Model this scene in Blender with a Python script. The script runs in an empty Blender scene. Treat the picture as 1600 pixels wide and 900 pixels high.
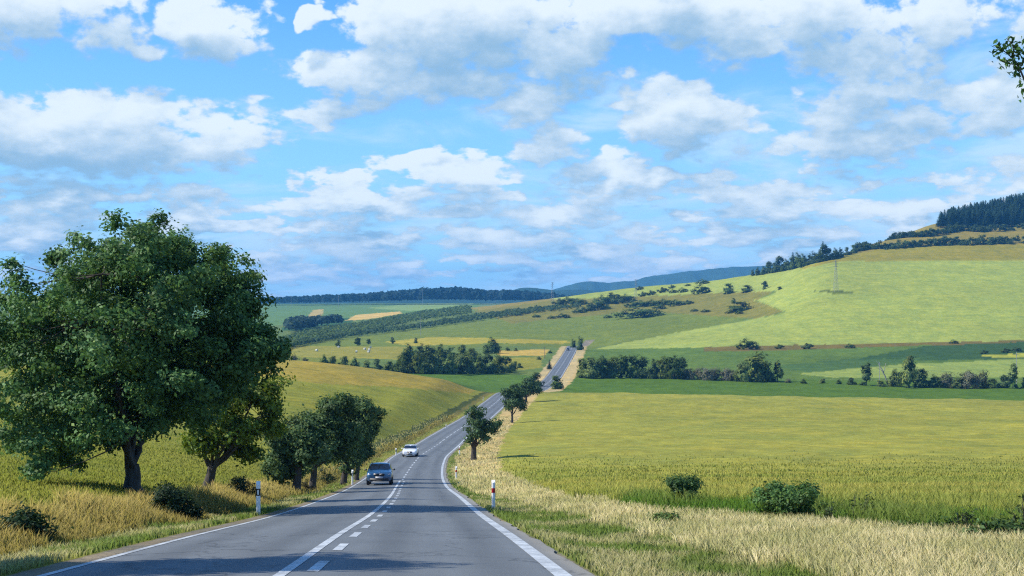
import bpy, bmesh, math, random
import numpy as np
from mathutils import Vector, Matrix

# ------------------------------------------------------------------ camera, sky, sun, exposure
random.seed(7); R = np.random.default_rng(7)
F = 2222.0                      # focal length in pixels of a 1600 px wide picture (50 mm)
HY = 470.0                      # eye level in that picture
S = bpy.context.scene; C = S.collection
cam_d = bpy.data.cameras.new('camera'); cam_d.lens = 36 * F / 1600; cam_d.sensor_width = 36
cam_d.clip_start = 0.1; cam_d.clip_end = 30000
cam = bpy.data.objects.new('camera', cam_d); C.objects.link(cam)
cam.location = (0, 0, 0); cam.rotation_euler = (math.radians(90) + math.atan(20 / F), 0, 0)
S.camera = cam

SUN_EL = math.radians(42); SUN_BACK = math.radians(4)      # sun from the left, a little behind the camera
sd = Vector((-math.cos(SUN_EL) * math.cos(SUN_BACK), -math.cos(SUN_EL) * math.sin(SUN_BACK), math.sin(SUN_EL)))
sl = bpy.data.lights.new('sun', 'SUN'); sl.energy = 4.6; sl.angle = math.radians(0.5); sl.color = (1.0, 0.93, 0.82)
so = bpy.data.objects.new('sun', sl); C.objects.link(so); so.rotation_euler = sd.to_track_quat('Z', 'Y').to_euler()
so.location = (-60, 0, 60)
vs = S.view_settings; vs.view_transform = 'Standard'; vs.look = 'None'; vs.gamma = 1.0; vs.use_curve_mapping = False
vs.exposure = 0.62
S.cycles.max_bounces = 5; S.cycles.diffuse_bounces = 2; S.cycles.glossy_bounces = 2; S.cycles.transmission_bounces = 3
S.cycles.volume_bounces = 0; S.cycles.transparent_max_bounces = 4
S.cycles.use_denoising = False; S.cycles.filter_width = 1.2; S.cycles.sample_clamp_indirect = 6

# node helpers
class G:
    def __init__(s, tree): s.t = tree; s.n = tree.nodes; s.l = tree.links
    def put(s, sock, v):
        if v is None: return
        if isinstance(v, bpy.types.NodeSocket): s.l.new(v, sock)
        else:
            try: sock.default_value = v
            except Exception: sock.default_value = tuple(v) + (1.0,)
    def node(s, typ, **kw):
        n = s.n.new(typ)
        for k, v in kw.items(): setattr(n, k, v)
        return n
    def m(s, op, a, b=None, c=None, clamp=False):
        n = s.node('ShaderNodeMath', operation=op, use_clamp=clamp)
        for i, v in enumerate((a, b, c)): s.put(n.inputs[i], v)
        return n.outputs[0]
    def vm(s, op, a, b=None, c=None):
        n = s.node('ShaderNodeVectorMath', operation=op)
        for i, v in enumerate((a, b, c)):
            if v is not None: s.put(n.inputs[i], v)
        return n.outputs['Value'] if op in ('DOT_PRODUCT', 'LENGTH') else n.outputs['Vector']
    def sep(s, v):
        n = s.node('ShaderNodeSeparateXYZ'); s.put(n.inputs[0], v); return n.outputs
    def com(s, x, y, z=0.0):
        n = s.node('ShaderNodeCombineXYZ')
        for i, v in enumerate((x, y, z)): s.put(n.inputs[i], v)
        return n.outputs[0]
    def noise(s, vec, scale, detail=4, rough=.55, out=0, dist=0.0, dim='3D'):
        n = s.node('ShaderNodeTexNoise', noise_dimensions=dim); s.put(n.inputs['Vector'], vec)
        n.inputs['Scale'].default_value = scale; n.inputs['Detail'].default_value = detail
        n.inputs['Roughness'].default_value = rough; n.inputs['Distortion'].default_value = dist
        return n.outputs[out]
    def rng(s, v, a, b, c=0.0, d=1.0, smooth=False):
        n = s.node('ShaderNodeMapRange', interpolation_type='SMOOTHSTEP' if smooth else 'LINEAR')
        for i, x in enumerate((v, a, b, c, d)): s.put(n.inputs[i], x)
        return n.outputs[0]
    def mix(s, f, a, b, blend='MIX'):
        n = s.node('ShaderNodeMix', data_type='RGBA', blend_type=blend)
        s.put(n.inputs['Factor'], f); s.put(n.inputs[6], a); s.put(n.inputs[7], b)
        return n.outputs[2]
    def attr(s, name, out='Color'):
        n = s.node('ShaderNodeAttribute', attribute_name=name); return n.outputs[out]

# clouds: each is a soft patch in the sky given by its bearing and height (as pixels of the picture), size and strength
CLOUDS = [
 (70, 40, 165, 75, 1.0), (165, 75, 75, 48, .95), (-200, 80, 220, 90, .9),
 (345, 52, 100, 62, 1.15), (492, 27, 21, 18, .8), (565, 18, 22, 16, .4),
 (715, 42, 190, 85, 1.25), (640, 105, 240, 55, .8), (890, 75, 130, 60, .8), (1010, 20, 260, 60, 1.0), (820, 150, 110, 38, .7),
 (60, 225, 330, 85, 1.25), (300, 228, 190, 62, 1.0), (490, 174, 110, 30, .8), (-300, 200, 250, 90, 1.0),
 (700, 258, 140, 34, .85), (850, 222, 60, 38, .8), (965, 268, 90, 30, .95),
 (1085, 190, 150, 75, 1.2), (1180, 40, 250, 62, .9), (1330, 105, 200, 40, .6), (1500, 50, 220, 70, .75), (1420, 165, 240, 55, .7), (1330, 235, 230, 32, .6), (1560, 215, 120, 30, .55), (1180, 240, 120, 40, .6),
 (1560, 290, 120, 36, .75), (1650, 200, 160, 50, .7), (1330, 325, 160, 26, .95), (1180, 318, 90, 34, .7), (1240, 290, 60, 24, .7),
 (770, 385, 130, 30, 1.05), (560, 395, 120, 32, .85), (430, 410, 90, 26, .6), (1050, 372, 90, 34, .9), (930, 335, 120, 26, .6),
 (60, 355, 110, 34, .8), (500, 318, 330, 30, .62), (800, 335, 160, 24, .55), (480, 440, 110, 18, .6), (650, 432, 100, 18, .6), (950, 400, 70, 24, .6),
 (1230, 375, 120, 24, .7), (250, 310, 260, 24, .6), (1060, 300, 240, 26, .6), (1000, 425, 200, 16, .55),
]
W = bpy.data.worlds.new('World'); S.world = W; W.use_nodes = True
W.node_tree.nodes.clear()
def build_sky():
    grp = bpy.data.node_groups.new('cloud_density', 'ShaderNodeTree')
    grp.interface.new_socket('P', in_out='INPUT', socket_type='NodeSocketVector')
    grp.interface.new_socket('D', in_out='OUTPUT', socket_type='NodeSocketFloat')
    grp.interface.new_socket('Patch', in_out='OUTPUT', socket_type='NodeSocketFloat')
    g = G(grp); gi = g.node('NodeGroupInput'); go = g.node('NodeGroupOutput')
    p = gi.outputs[0]
    ps = g.sep(p)
    e1 = g.m('ADD', g.m('MAXIMUM', ps[1], 0.0), .075)
    q = g.com(g.m('MULTIPLY', ps[0], 5.6), g.m('MULTIPLY', g.m('LOGARITHM', e1, math.e), 2.15), 0)
    wn = g.vm('MULTIPLY_ADD', g.noise(q, 1.9, 4, .6, 1, 0, '2D'), (.085, .045, 0), (-.042, -.022, 0))
    pw = g.vm('ADD', p, wn)
    best = None
    for cx, cy, rx, ry, a in CLOUDS:
        az = math.atan((cx - 800) / F); el = math.atan((HY - cy) / F); k = 1.12 * F
        qv = g.vm('MULTIPLY_ADD', pw, (k / rx, k / ry, 0), (-az * k / rx, -el * k / ry, 0))
        v = g.m('MULTIPLY_ADD', g.vm('DOT_PRODUCT', qv, qv), -a * .8, a * .8)
        best = v if best is None else g.m('SMOOTH_MAX', best, v, .25)
    low = g.m('MULTIPLY_ADD', g.noise(q, 4.2, 4, .55, 0, 0, '2D'), 4.4, -2.15)     # the many small clouds far off, low down
    win = g.m('MULTIPLY', g.rng(ps[1], .002, .014, 0, 1, True), g.rng(ps[1], .075, .115, 1, 0, True))
    low = g.m('MULTIPLY_ADD', win, 1.2, g.m('ADD', low, -1.2))
    best = g.m('SMOOTH_MAX', best, low, .2)
    best = g.m('MAXIMUM', best, -.8)
    n1 = g.noise(q, 2.6, 9, .63, 0, 0, '2D')
    n1c = g.noise(q, 7, 3, .6, 1, 0, '2D')
    def billow(sc, off):                                     # rounded heads of cumulus
        v = g.node('ShaderNodeTexVoronoi', feature='SMOOTH_F1', voronoi_dimensions='2D'); v.inputs['Scale'].default_value = sc; v.inputs['Smoothness'].default_value = .5
        g.put(v.inputs['Vector'], g.vm('ADD', g.vm('ADD', q, off), g.vm('MULTIPLY_ADD', n1c, (.13, .13, 0), (-.065, -.065, 0)))); return v.outputs['Distance']
    b1 = billow(8., (3.3, 1.7, 0))
    d = g.m('ADD', best, g.m('MULTIPLY_ADD', n1, 2.7, -1.38))
    b2 = billow(17., (9.3, 4.7, 0)); b1 = g.m('MULTIPLY_ADD', b2, .55, b1)
    edge = g.rng(d, .15, .85, 1.0, .3)                      # heads show at the rims, the inside is smooth
    d = g.m('ADD', d, g.m('MULTIPLY', g.m('MULTIPLY_ADD', b1, -.62, .40), edge))
    g.put(go.inputs[0], d); g.put(go.inputs[1], best)

    g = G(W.node_tree)
    out = g.node('ShaderNodeOutputWorld'); bg = g.node('ShaderNodeBackground'); g.l.new(bg.outputs[0], out.inputs[0])
    sky = g.node('ShaderNodeTexSky', sky_type='NISHITA', sun_disc=False)
    sky.sun_elevation = SUN_EL; sky.sun_rotation = math.radians(270) - SUN_BACK
    sky.altitude = 600; sky.air_density = 1.0; sky.dust_density = .6; sky.ozone_density = 2.5
    tc = g.node('ShaderNodeTexCoord'); d = g.sep(tc.outputs['Generated'])
    az = g.m('ARCTAN2', d[0], d[1]); el = g.m('ARCSINE', d[2])
    P = g.com(az, el, 0)
    def dens(off):
        n = g.node('ShaderNodeGroup'); n.node_tree = grp
        g.put(n.inputs[0], g.vm('ADD', P, off) if off else P); return n.outputs
    o0 = dens(None); d0 = o0[0]; d1 = dens((-.0045, .0085, 0))[0]; o2 = dens((-.010, .026, 0)); d2 = o2[0]
    alpha = g.rng(d0, -.20, .26, 0, 1, True)
    lit = g.m('MULTIPLY_ADD', g.m('SUBTRACT', d0, d1), SKY['k1'], SKY['k0'])
    lit = g.m('MULTIPLY_ADD', g.m('SUBTRACT', d0, d2), SKY['k2'], lit)
    lit = g.m('MULTIPLY_ADD', g.m('SUBTRACT', o0[1], o2[1]), SKY['k3'], lit)
    lit = g.m('SUBTRACT', lit, g.rng(d0, .3, 1.2, 0, .42))
    lit = g.m('ADD', lit, g.m('MULTIPLY_ADD', g.noise(g.vm('MULTIPLY', P, (14, 30, 0)), 2.2, 6, .6, 0, 0, '2D'), .7, -.35))
    lit = g.rng(lit, -.40, 1.22, 0, 1, True)
    alpha = g.rng(d0, -.20, g.m('MULTIPLY_ADD', lit, -.42, .62), 0, 1, True)
    # thin layer of high cloud, thicker to the right and low down
    e1 = g.m('ADD', g.m('MAXIMUM', el, 0.0), .06)
    q2 = g.com(g.m('MULTIPLY', az, 4.0), g.m('MULTIPLY', g.m('LOGARITHM', e1, math.e), 2.2), 0)
    v1 = g.noise(q2, 2.3, 7, .58, 0, .3, '2D')
    bias = g.m('ADD', g.rng(az, -.1, .3, -.02, .16), g.rng(el, .05, .17, .13, -.12))
    veil = g.rng(g.m('ADD', v1, bias), .46, .80, 0, SKY['veil'], True)
    # clouds are white water drops: sunlit side against the side turned away from the sun
    ccol = g.mix(lit, SKY['dark'], SKY['lit'])
    skc = g.mix(1.0, sky.outputs[0], SKY['tint'], 'MULTIPLY')
    skc = g.mix(g.rng(el, 0.0, .22, .70, 0.0), skc, SKY['low'])
    vcol = g.mix(g.rng(g.m('MULTIPLY_ADD', g.noise(q2, 7, 5, .6, 0, 0, '2D'), .5, v1), .55, .95, 0, 1, True), SKY['veil_dark'], SKY['veil_lit'])
    skc = g.mix(veil, skc, vcol)
    col = g.mix(g.m('MULTIPLY', alpha, .95), skc, ccol)
    g.put(bg.inputs[0], col); bg.inputs[1].default_value = .1
SKY = dict(tint=(.43, .91, 1.42, 1), low=(3.1, 5.2, 7.2, 1), dark=(1.95, 3.35, 4.75, 1), lit=(5.75, 6.4, 6.8, 1), k0=.31, k1=.46, k2=.30, k3=.38, veil=.75, veil_dark=(3.0, 4.9, 6.8, 1), veil_lit=(4.2, 5.6, 6.9, 1))
build_sky()
W.cycles.sampling_method = 'MANUAL'; W.cycles.sample_map_resolution = 512

# ------------------------------------------------------------------ small helpers
KALB = 1.65
def lin(c): 
    c = np.asarray(c, float) / 255.0
    return np.where(c <= .04045, c / 12.92, ((c + .055) / 1.055) ** 2.4)
def alb(r, g, b): return lin((r, g, b)) / KALB
def sstep(a, b, x): t = np.clip((x - a) / (b - a), 0, 1); return t * t * (3 - 2 * t)
_perm = R.random((256, 256))
def vnoise(x, y):
    x = np.asarray(x, float); y = np.asarray(y, float)
    xi = np.floor(x).astype(int); yi = np.floor(y).astype(int); fx = x - xi; fy = y - yi
    fx = fx * fx * (3 - 2 * fx); fy = fy * fy * (3 - 2 * fy)
    g = lambda i, j: _perm[i & 255, j & 255]
    return (g(xi, yi) * (1 - fx) + g(xi + 1, yi) * fx) * (1 - fy) + (g(xi, yi + 1) * (1 - fx) + g(xi + 1, yi + 1) * fx) * fy
def fbm(x, y, o=4):
    s = 0; a = .5
    for k in range(o): s = s + a * vnoise(x * 2 ** k + 17 * k, y * 2 ** k + 31 * k); a *= .5
    return s / (1 - .5 ** o)
def mesh_np(name, V, Fc, cols=None, attr='tint', smooth=False):
    me = bpy.data.meshes.new(name); V = np.ascontiguousarray(V, np.float32); Fc = np.ascontiguousarray(Fc, np.int32)
    k = Fc.shape[1]
    me.vertices.add(len(V)); me.vertices.foreach_set('co', V.ravel())
    me.loops.add(Fc.size); me.loops.foreach_set('vertex_index', Fc.ravel())
    me.polygons.add(len(Fc)); me.polygons.foreach_set('loop_start', np.arange(0, Fc.size, k, dtype=np.int32))
    if smooth: me.polygons.foreach_set('use_smooth', np.ones(len(Fc), bool))
    me.update(calc_edges=True)
    if cols is not None:
        a = me.attributes.new(attr, 'FLOAT_COLOR', 'POINT'); c4 = np.ones((len(V), 4), np.float32); c4[:, :3] = cols
        a.data.foreach_set('color', c4.ravel())
    return me
def link(name, me, mat=None, parent=None):
    o = bpy.data.objects.new(name, me); C.objects.link(o)
    if mat is not None:
        me.materials.clear()
        for x in (mat if isinstance(mat, (list, tuple)) else [mat]): me.materials.append(x)
    if parent is not None: o.parent = parent
    return o
def tag(o, label=None, cat=None, group=None, kind=None):
    if label: o['label'] = label
    if cat: o['category'] = cat
    if group: o['group'] = group
    if kind: o['kind'] = kind
    return o
def empty(name, loc, rz=0):
    o = bpy.data.objects.new(name, None); C.objects.link(o); o.location = loc; o.rotation_euler = (0, 0, rz)
    o.empty_display_size = .3
    return o

# ------------------------------------------------------------------ materials
def new_mat(name):
    m = bpy.data.materials.new(name); m.use_nodes = True; m.node_tree.nodes.clear()
    g = G(m.node_tree); out = g.node('ShaderNodeOutputMaterial'); return m, g, out
def plain(name, col, rough=.5, metal=0, coat=0, noise=.08, nscale=12, spec=.5):
    m, g, out = new_mat(name); b = g.node('ShaderNodeBsdfPrincipled')
    n = g.noise(g.node('ShaderNodeTexCoord').outputs['Object'], nscale, 4)
    f = g.m('MULTIPLY_ADD', n, 2 * noise, 1 - noise)
    g.put(b.inputs['Base Color'], g.mix(1.0, tuple(col) + (1,), g.com(f, f, f), 'MULTIPLY'))
    b.inputs['Roughness'].default_value = rough; b.inputs['Metallic'].default_value = metal
    b.inputs['Coat Weight'].default_value = coat; b.inputs['Specular IOR Level'].default_value = spec
    g.l.new(b.outputs[0], out.inputs[0]); return m
def leafy(name, trans=.28, rough=.55, rand=.25, spec=.35):
    m, g, out = new_mat(name); c = g.attr('tint')
    oi = g.node('ShaderNodeObjectInfo').outputs['Random']
    f = g.m('MULTIPLY_ADD', oi, rand * 2, 1 - rand)
    c = g.mix(1.0, c, g.com(f, f, g.m('MULTIPLY', f, f)), 'MULTIPLY')
    b = g.node('ShaderNodeBsdfPrincipled'); g.put(b.inputs['Base Color'], c); b.inputs['Roughness'].default_value = rough
    b.inputs['Specular IOR Level'].default_value = spec
    t = g.node('ShaderNodeBsdfTranslucent'); g.put(t.inputs[0], g.mix(1.0, c, (1.0, 1.03, .75, 1), 'MULTIPLY'))
    mx = g.node('ShaderNodeMixShader'); mx.inputs[0].default_value = trans
    g.l.new(b.outputs[0], mx.inputs[1]); g.l.new(t.outputs[0], mx.inputs[2]); g.l.new(mx.outputs[0], out.inputs[0]); return m
M = {}
M['leaf'] = leafy('leaf', .34, .55, .1, .16); M['grass'] = leafy('grass_blade', .5, .8, 0, .1)
M['far_leaf'] = leafy('far_leaf', .42, .8, .25, .08)
def bark_mat():
    m, g, out = new_mat('bark'); tc = g.node('ShaderNodeTexCoord').outputs['Object']
    n = g.noise(g.vm('MULTIPLY', tc, (1, 1, .18)), 9, 6, .65)
    b = g.node('ShaderNodeBsdfPrincipled'); b.inputs['Roughness'].default_value = .9
    g.put(b.inputs['Base Color'], g.mix(g.rng(n, .3, .7), (.022, .019, .015, 1), (.085, .07, .055, 1)))
    bu = g.node('ShaderNodeBump'); bu.inputs['Strength'].default_value = .8; bu.inputs['Distance'].default_value = .05
    g.put(bu.inputs['Height'], n); g.l.new(bu.outputs[0], b.inputs['Normal'])
    g.l.new(b.outputs[0], out.inputs[0]); return m
M['bark'] = bark_mat()
def ground_mat():
    m, g, out = new_mat('ground'); tc = g.node('ShaderNodeTexCoord').outputs['Object']; c = g.attr('albedo')
    big = g.noise(tc, .012, 4, .6); mid = g.noise(g.vm('MULTIPLY', tc, (1, .45, 1)), .11, 5, .65)
    fine = g.noise(g.vm('MULTIPLY', tc, (.7, 1, 1)), 1.6, 5, .7)
    rows = g.noise(g.vm('MULTIPLY', tc, (.02, .35, .1)), 1.0, 4, .6)
    f = g.m('MULTIPLY_ADD', big, .5, .75)
    f = g.m('MULTIPLY', f, g.m('MULTIPLY_ADD', mid, .7, .65)); f = g.m('MULTIPLY', f, g.m('MULTIPLY_ADD', fine, .9, .55))
    f = g.m('MULTIPLY', f, g.m('MULTIPLY_ADD', rows, .5, .75))
    fl = g.noise(g.vm('MULTIPLY', tc, (1, .6, 1)), .42, 3, .7); f = g.m('MULTIPLY', f, g.rng(fl, .35, .7, .84, 1.16))
    c2 = g.mix(1.0, c, (1.25, 1.0, .75, 1), 'MULTIPLY')
    c = g.mix(g.rng(g.m('ADD', mid, rows), .75, 1.3), c, c2)
    c = g.mix(1.0, c, g.com(f, f, f), 'MULTIPLY')
    b = g.node('ShaderNodeBsdfPrincipled'); b.inputs['Roughness'].default_value = .95; b.inputs['Specular IOR Level'].default_value = .1
    g.put(b.inputs['Base Color'], c)
    bu = g.node('ShaderNodeBump'); bu.inputs['Strength'].default_value = .6; bu.inputs['Distance'].default_value = .35
    g.put(bu.inputs['Height'], g.m('ADD', fine, mid)); g.l.new(bu.outputs[0], b.inputs['Normal'])
    g.l.new(b.outputs[0], out.inputs[0]); return m
M['ground'] = ground_mat()

# ------------------------------------------------------------------ the lie of the land
RZ = np.array([-30, 0, 17.2, 27, 44.7, 69, 100, 131, 160, 180, 225, 285, 317, 400, 455, 490, 520, 550, 620, 700, 800, 900, 970, 1030, 1100, 1200, 1400.])
RX = np.array([-.3, -1.7, -2.62, -3.2, -4.24, -5.76, -7.9, -9.7, -10.95, -11.45, -11.2, -9.5, -8.1, -4.1, -1.4, 1.6, 5.4, 10.2, 17.3, 22.9, 30, 37, 41.5, 47, 58, 80, 140.])
RD = np.array([-2.3, 1.25, 3.3, 4.48, 6.68, 9.5, 12.95, 15.9, 18.15, 19.5, 22.3, 25.0, 26.2, 28.2, 29.5, 31.3, 33.0, 34.2, 34.2, 34.0, 33.0, 31.6, 30.9, 33.6, 36.0, 36., 36.])
def pchip(x, y, xs):
    h = np.diff(x); d = np.diff(y) / h; m = np.zeros(len(x)); m[0] = d[0]; m[-1] = d[-1]
    for i in range(1, len(x) - 1):
        if d[i - 1] * d[i] > 0:
            w1 = 2 * h[i] + h[i - 1]; w2 = h[i] + 2 * h[i - 1]; m[i] = (w1 + w2) / (w1 / d[i - 1] + w2 / d[i])
    k = np.clip(np.searchsorted(x, xs) - 1, 0, len(x) - 2); t = (xs - x[k]) / h[k]; t = np.clip(t, 0, 1)
    return (y[k] * (2 * t**3 - 3 * t**2 + 1) + h[k] * m[k] * (t**3 - 2 * t**2 + t) + y[k + 1] * (-2 * t**3 + 3 * t**2) + h[k] * m[k + 1] * (t**3 - t**2))
_rz = np.arange(-30, 1400, 1.0)
def _sm(a, n): 
    k = np.hanning(2 * n + 3)[1:-1]; k /= k.sum(); return np.convolve(np.pad(a, n, mode='reflect', reflect_type='odd'), k, 'valid')
_rx = _sm(pchip(RZ, RX, _rz), 6); _rh = _sm(-pchip(RZ, RD, _rz), 5)
_dx = np.gradient(_rx)
def road_x(Z): return np.interp(Z, _rz, _rx)
def road_h(Z): return np.interp(Z, _rz, _rh)
def road_dx(Z): return np.interp(Z, _rz, _dx)
def lat_of(X, Z): return (X - road_x(Z)) / np.sqrt(1 + road_dx(Z) ** 2)

def yD(Z, D): return (Z, HY + F * D / Z)
NEAR = [yD(10, 2.45), yD(20, 3.62)]
COLS = {   # bearing (picture column) -> (distance, picture row) of the bare ground along it
 -700: [yD(10, 2.1), yD(20, 3.1), yD(50, 5.4), yD(100, 7.6), yD(200, 11), yD(350, 14.5), yD(430, 16.5), yD(520, 22), yD(700, 24), (1000, 520), (2000, 495), (3200, 477)],
 0: [yD(10, 2.4), yD(20, 3.4), yD(50, 6.2), yD(100, 9.1), yD(200, 13.6), yD(350, 17.5), yD(430, 19.6), yD(520, 26), yD(700, 28), (1000, 536), (1400, 512), (2000, 495), (2600, 484), (3200, 476)],
 250: [yD(10, 2.4), yD(20, 3.5), yD(50, 6.7), yD(100, 10.6), yD(200, 15.2), yD(350, 17.4), yD(435, 18.9), yD(520, 26), yD(700, 28), (1000, 536), (1400, 512), (2000, 495), (2600, 484), (3200, 476)],
 430: NEAR + [yD(50, 7.0), yD(100, 11.9), (150, 686), (250, 625), (350, 582), (440, 563), (520, 572), (650, 562), (800, 554), (900, 547), (1200, 527), (1600, 508), (2000, 496), (2600, 484), (3200, 476)],
 600: NEAR + [yD(50, 7.1), yD(100, 12.6), (150, 713), (200, 684), (300, 630), (400, 591), (455, 579), (520, 588), (625, 583), (700, 574), (800, 558), (900, 549), (1100, 534), (1400, 512), (1800, 495), (2400, 483), (3200, 475)],
 700: NEAR + [yD(50, 7.1), yD(100, 12.6), yD(150, 17.0), yD(225, 21.9), (300, 645), (400, 608), (460, 594), (530, 598), (625, 585), (700, 575), (800, 560), (900, 549), (1100, 533), (1400, 508), (1700, 491), (2000, 482), (2400, 479), (3200, 475)],
 790: NEAR + [yD(50, 7.1), yD(100, 12.6), yD(150, 17.1), yD(225, 22), yD(317, 26), (455, 613), (550, 606), (640, 588), (700, 577), (800, 560), (900, 548), (1100, 531), (1400, 502), (1600, 485), (1800, 474.5), (2100, 478), (3200, 475)],
 900: NEAR + [yD(50, 7.1), yD(100, 12.5), yD(150, 17.1), yD(225, 22), yD(317, 26), (455, 613), (520, 615), (560, 607), (640, 591), (700, 580), (800, 562), (970, 542), (1020, 543), (1070, 540), (1200, 520), (1400, 495), (1600, 470), (1700, 461), (1950, 466), (3200, 473)],
 1000: NEAR + [yD(50, 7.1), yD(100, 12.4), yD(150, 17.1), yD(225, 22), yD(317, 26), (455, 615), (520, 617), (640, 591), (750, 574), (900, 550), (1000, 539), (1200, 511), (1400, 486), (1600, 457), (1680, 448), (1950, 456), (3200, 471)],
 1170: NEAR + [yD(50, 7.1), yD(100, 12.4), yD(150, 17.1), yD(225, 22), yD(317, 26), (455, 618), (520, 619), (640, 591), (750, 572), (850, 549), (900, 540), (1100, 505), (1300, 470), (1500, 440), (1570, 429), (1850, 440), (3200, 465)],
 1300: NEAR + [yD(50, 7.1), yD(100, 12.4), yD(150, 17.1), yD(225, 22), yD(317, 26), (455, 621), (520, 621), (640, 592), (750, 572), (850, 547), (890, 540), (1150, 456), (1300, 420), (1400, 403), (1440, 400), (1700, 412), (3200, 450)],
 1380: NEAR + [yD(50, 7.1), yD(100, 12.4), yD(150, 17.1), yD(225, 22), yD(317, 26), (455, 622), (520, 621), (640, 592), (750, 571), (850, 545), (890, 538), (1150, 454), (1340, 409), (1440, 389), (1520, 375), (1700, 385), (3200, 440)],
 1470: NEAR + [yD(50, 7.1), yD(100, 12.4), yD(150, 17.1), yD(225, 22), yD(317, 26), (455, 623), (520, 622), (640, 593), (750, 571), (850, 544), (890, 536), (1150, 453), (1340, 408), (1440, 386), (1520, 370), (1600, 355), (1680, 346), (1900, 355), (3200, 420)],
 1620: NEAR + [yD(50, 7.1), yD(100, 12.4), yD(150, 17.0), yD(225, 22), yD(317, 26), (455, 626), (520, 623), (640, 594), (750, 571), (850, 543), (890, 533), (1150, 452), (1340, 408), (1440, 384), (1520, 369), (1600, 354), (1800, 322), (2000, 322), (3200, 400)],
 2300: NEAR + [yD(50, 7.1), yD(100, 12.4), yD(150, 17.0), yD(225, 22), yD(317, 26), (455, 630), (520, 625), (640, 594), (750, 571), (850, 543), (890, 533), (1150, 452), (1340, 408), (1440, 384), (1520, 369), (1600, 354), (1900, 300), (2200, 310), (3200, 380)],
}
TU = np.linspace(-.70, .70, 281); TL = np.linspace(math.log(10), math.log(3800), 420)
def build_table():
    ks = sorted(COLS); us = [(k - 800) / F for k in ks]; prof = []
    for k in ks:
        z = np.array([a for a, b in COLS[k]] + [3800.]); y = np.array([b for a, b in COLS[k]] + [COLS[k][-1][1] - 1.0])
        h = (HY - y) * z / F
        prof.append(pchip(np.log(z), h, TL))
    prof = np.array(prof); T = np.empty((len(TU), len(TL)))
    for j in range(len(TL)): T[:, j] = pchip(np.array(us), prof[:, j], TU)
    kern = np.hanning(9)[1:-1]; kern /= kern.sum()
    Tp = np.pad(T, ((3, 3), (0, 0)), mode='edge'); T = sum(kern[i] * Tp[i:i + len(TU)] for i in range(7))
    kern = np.hanning(7)[1:-1]; kern /= kern.sum()
    Tp = np.pad(T, ((0, 0), (2, 2)), mode='edge'); T = sum(kern[i] * Tp[:, i:i + len(TL)] for i in range(5))
    return T
TAB = build_table()
def ground(X, Z):
    X = np.asarray(X, float); Z = np.asarray(Z, float)
    u = np.clip(X / np.maximum(Z, 10), -.699, .699); l = np.clip(np.log(np.maximum(Z, 10)), TL[0], TL[-1] - 1e-6)
    a = (u - TU[0]) / (TU[1] - TU[0]); b = (l - TL[0]) / (TL[1] - TL[0])
    i = np.clip(np.floor(a).astype(int), 0, len(TU) - 2); j = np.clip(np.floor(b).astype(int), 0, len(TL) - 2); a = a - i; b = b - j
    h = (TAB[i, j] * (1 - a) + TAB[i + 1, j] * a) * (1 - b) + (TAB[i, j + 1] * (1 - a) + TAB[i + 1, j + 1] * a) * b
    h = h + np.where(Z < 10, (10 - Z) * .118, 0)
    h = h + (fbm(X / 9, Z / 9, 3) - .5) * np.clip(Z / 200, .12, .9)
    L = lat_of(X, Z); al = np.abs(L); rh = road_h(Z)
    wd = np.clip(8 + Z * .03, 8, 26) ; w = sstep(4.4, wd, al)
    w = np.maximum(w, sstep(990, 1130, Z))
    prof = rh - np.interp(al, [2.9, 3.42], [.20, .083]) - np.where(al < 3.3, Z * .0008, 0) - sstep(3.7, 5.0, al) * .10
    return prof * (1 - w) + h * w
def toX(px, Z): return (px - 800) / F * Z
def find(px, py, zmin=12.0, zmax=3700.0):
    """first point along a bearing, from zmin outward, where the ground is seen at this picture height"""
    z = np.exp(np.linspace(math.log(zmin), math.log(zmax), 4000)); x = toX(px, z); h = ground(x, z); y = HY - F * h / z
    k = np.nonzero(y <= py)[0]; k = k[0] if len(k) else int(np.argmin(y))
    return float(x[k]), float(z[k]), float(h[k])

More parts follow.
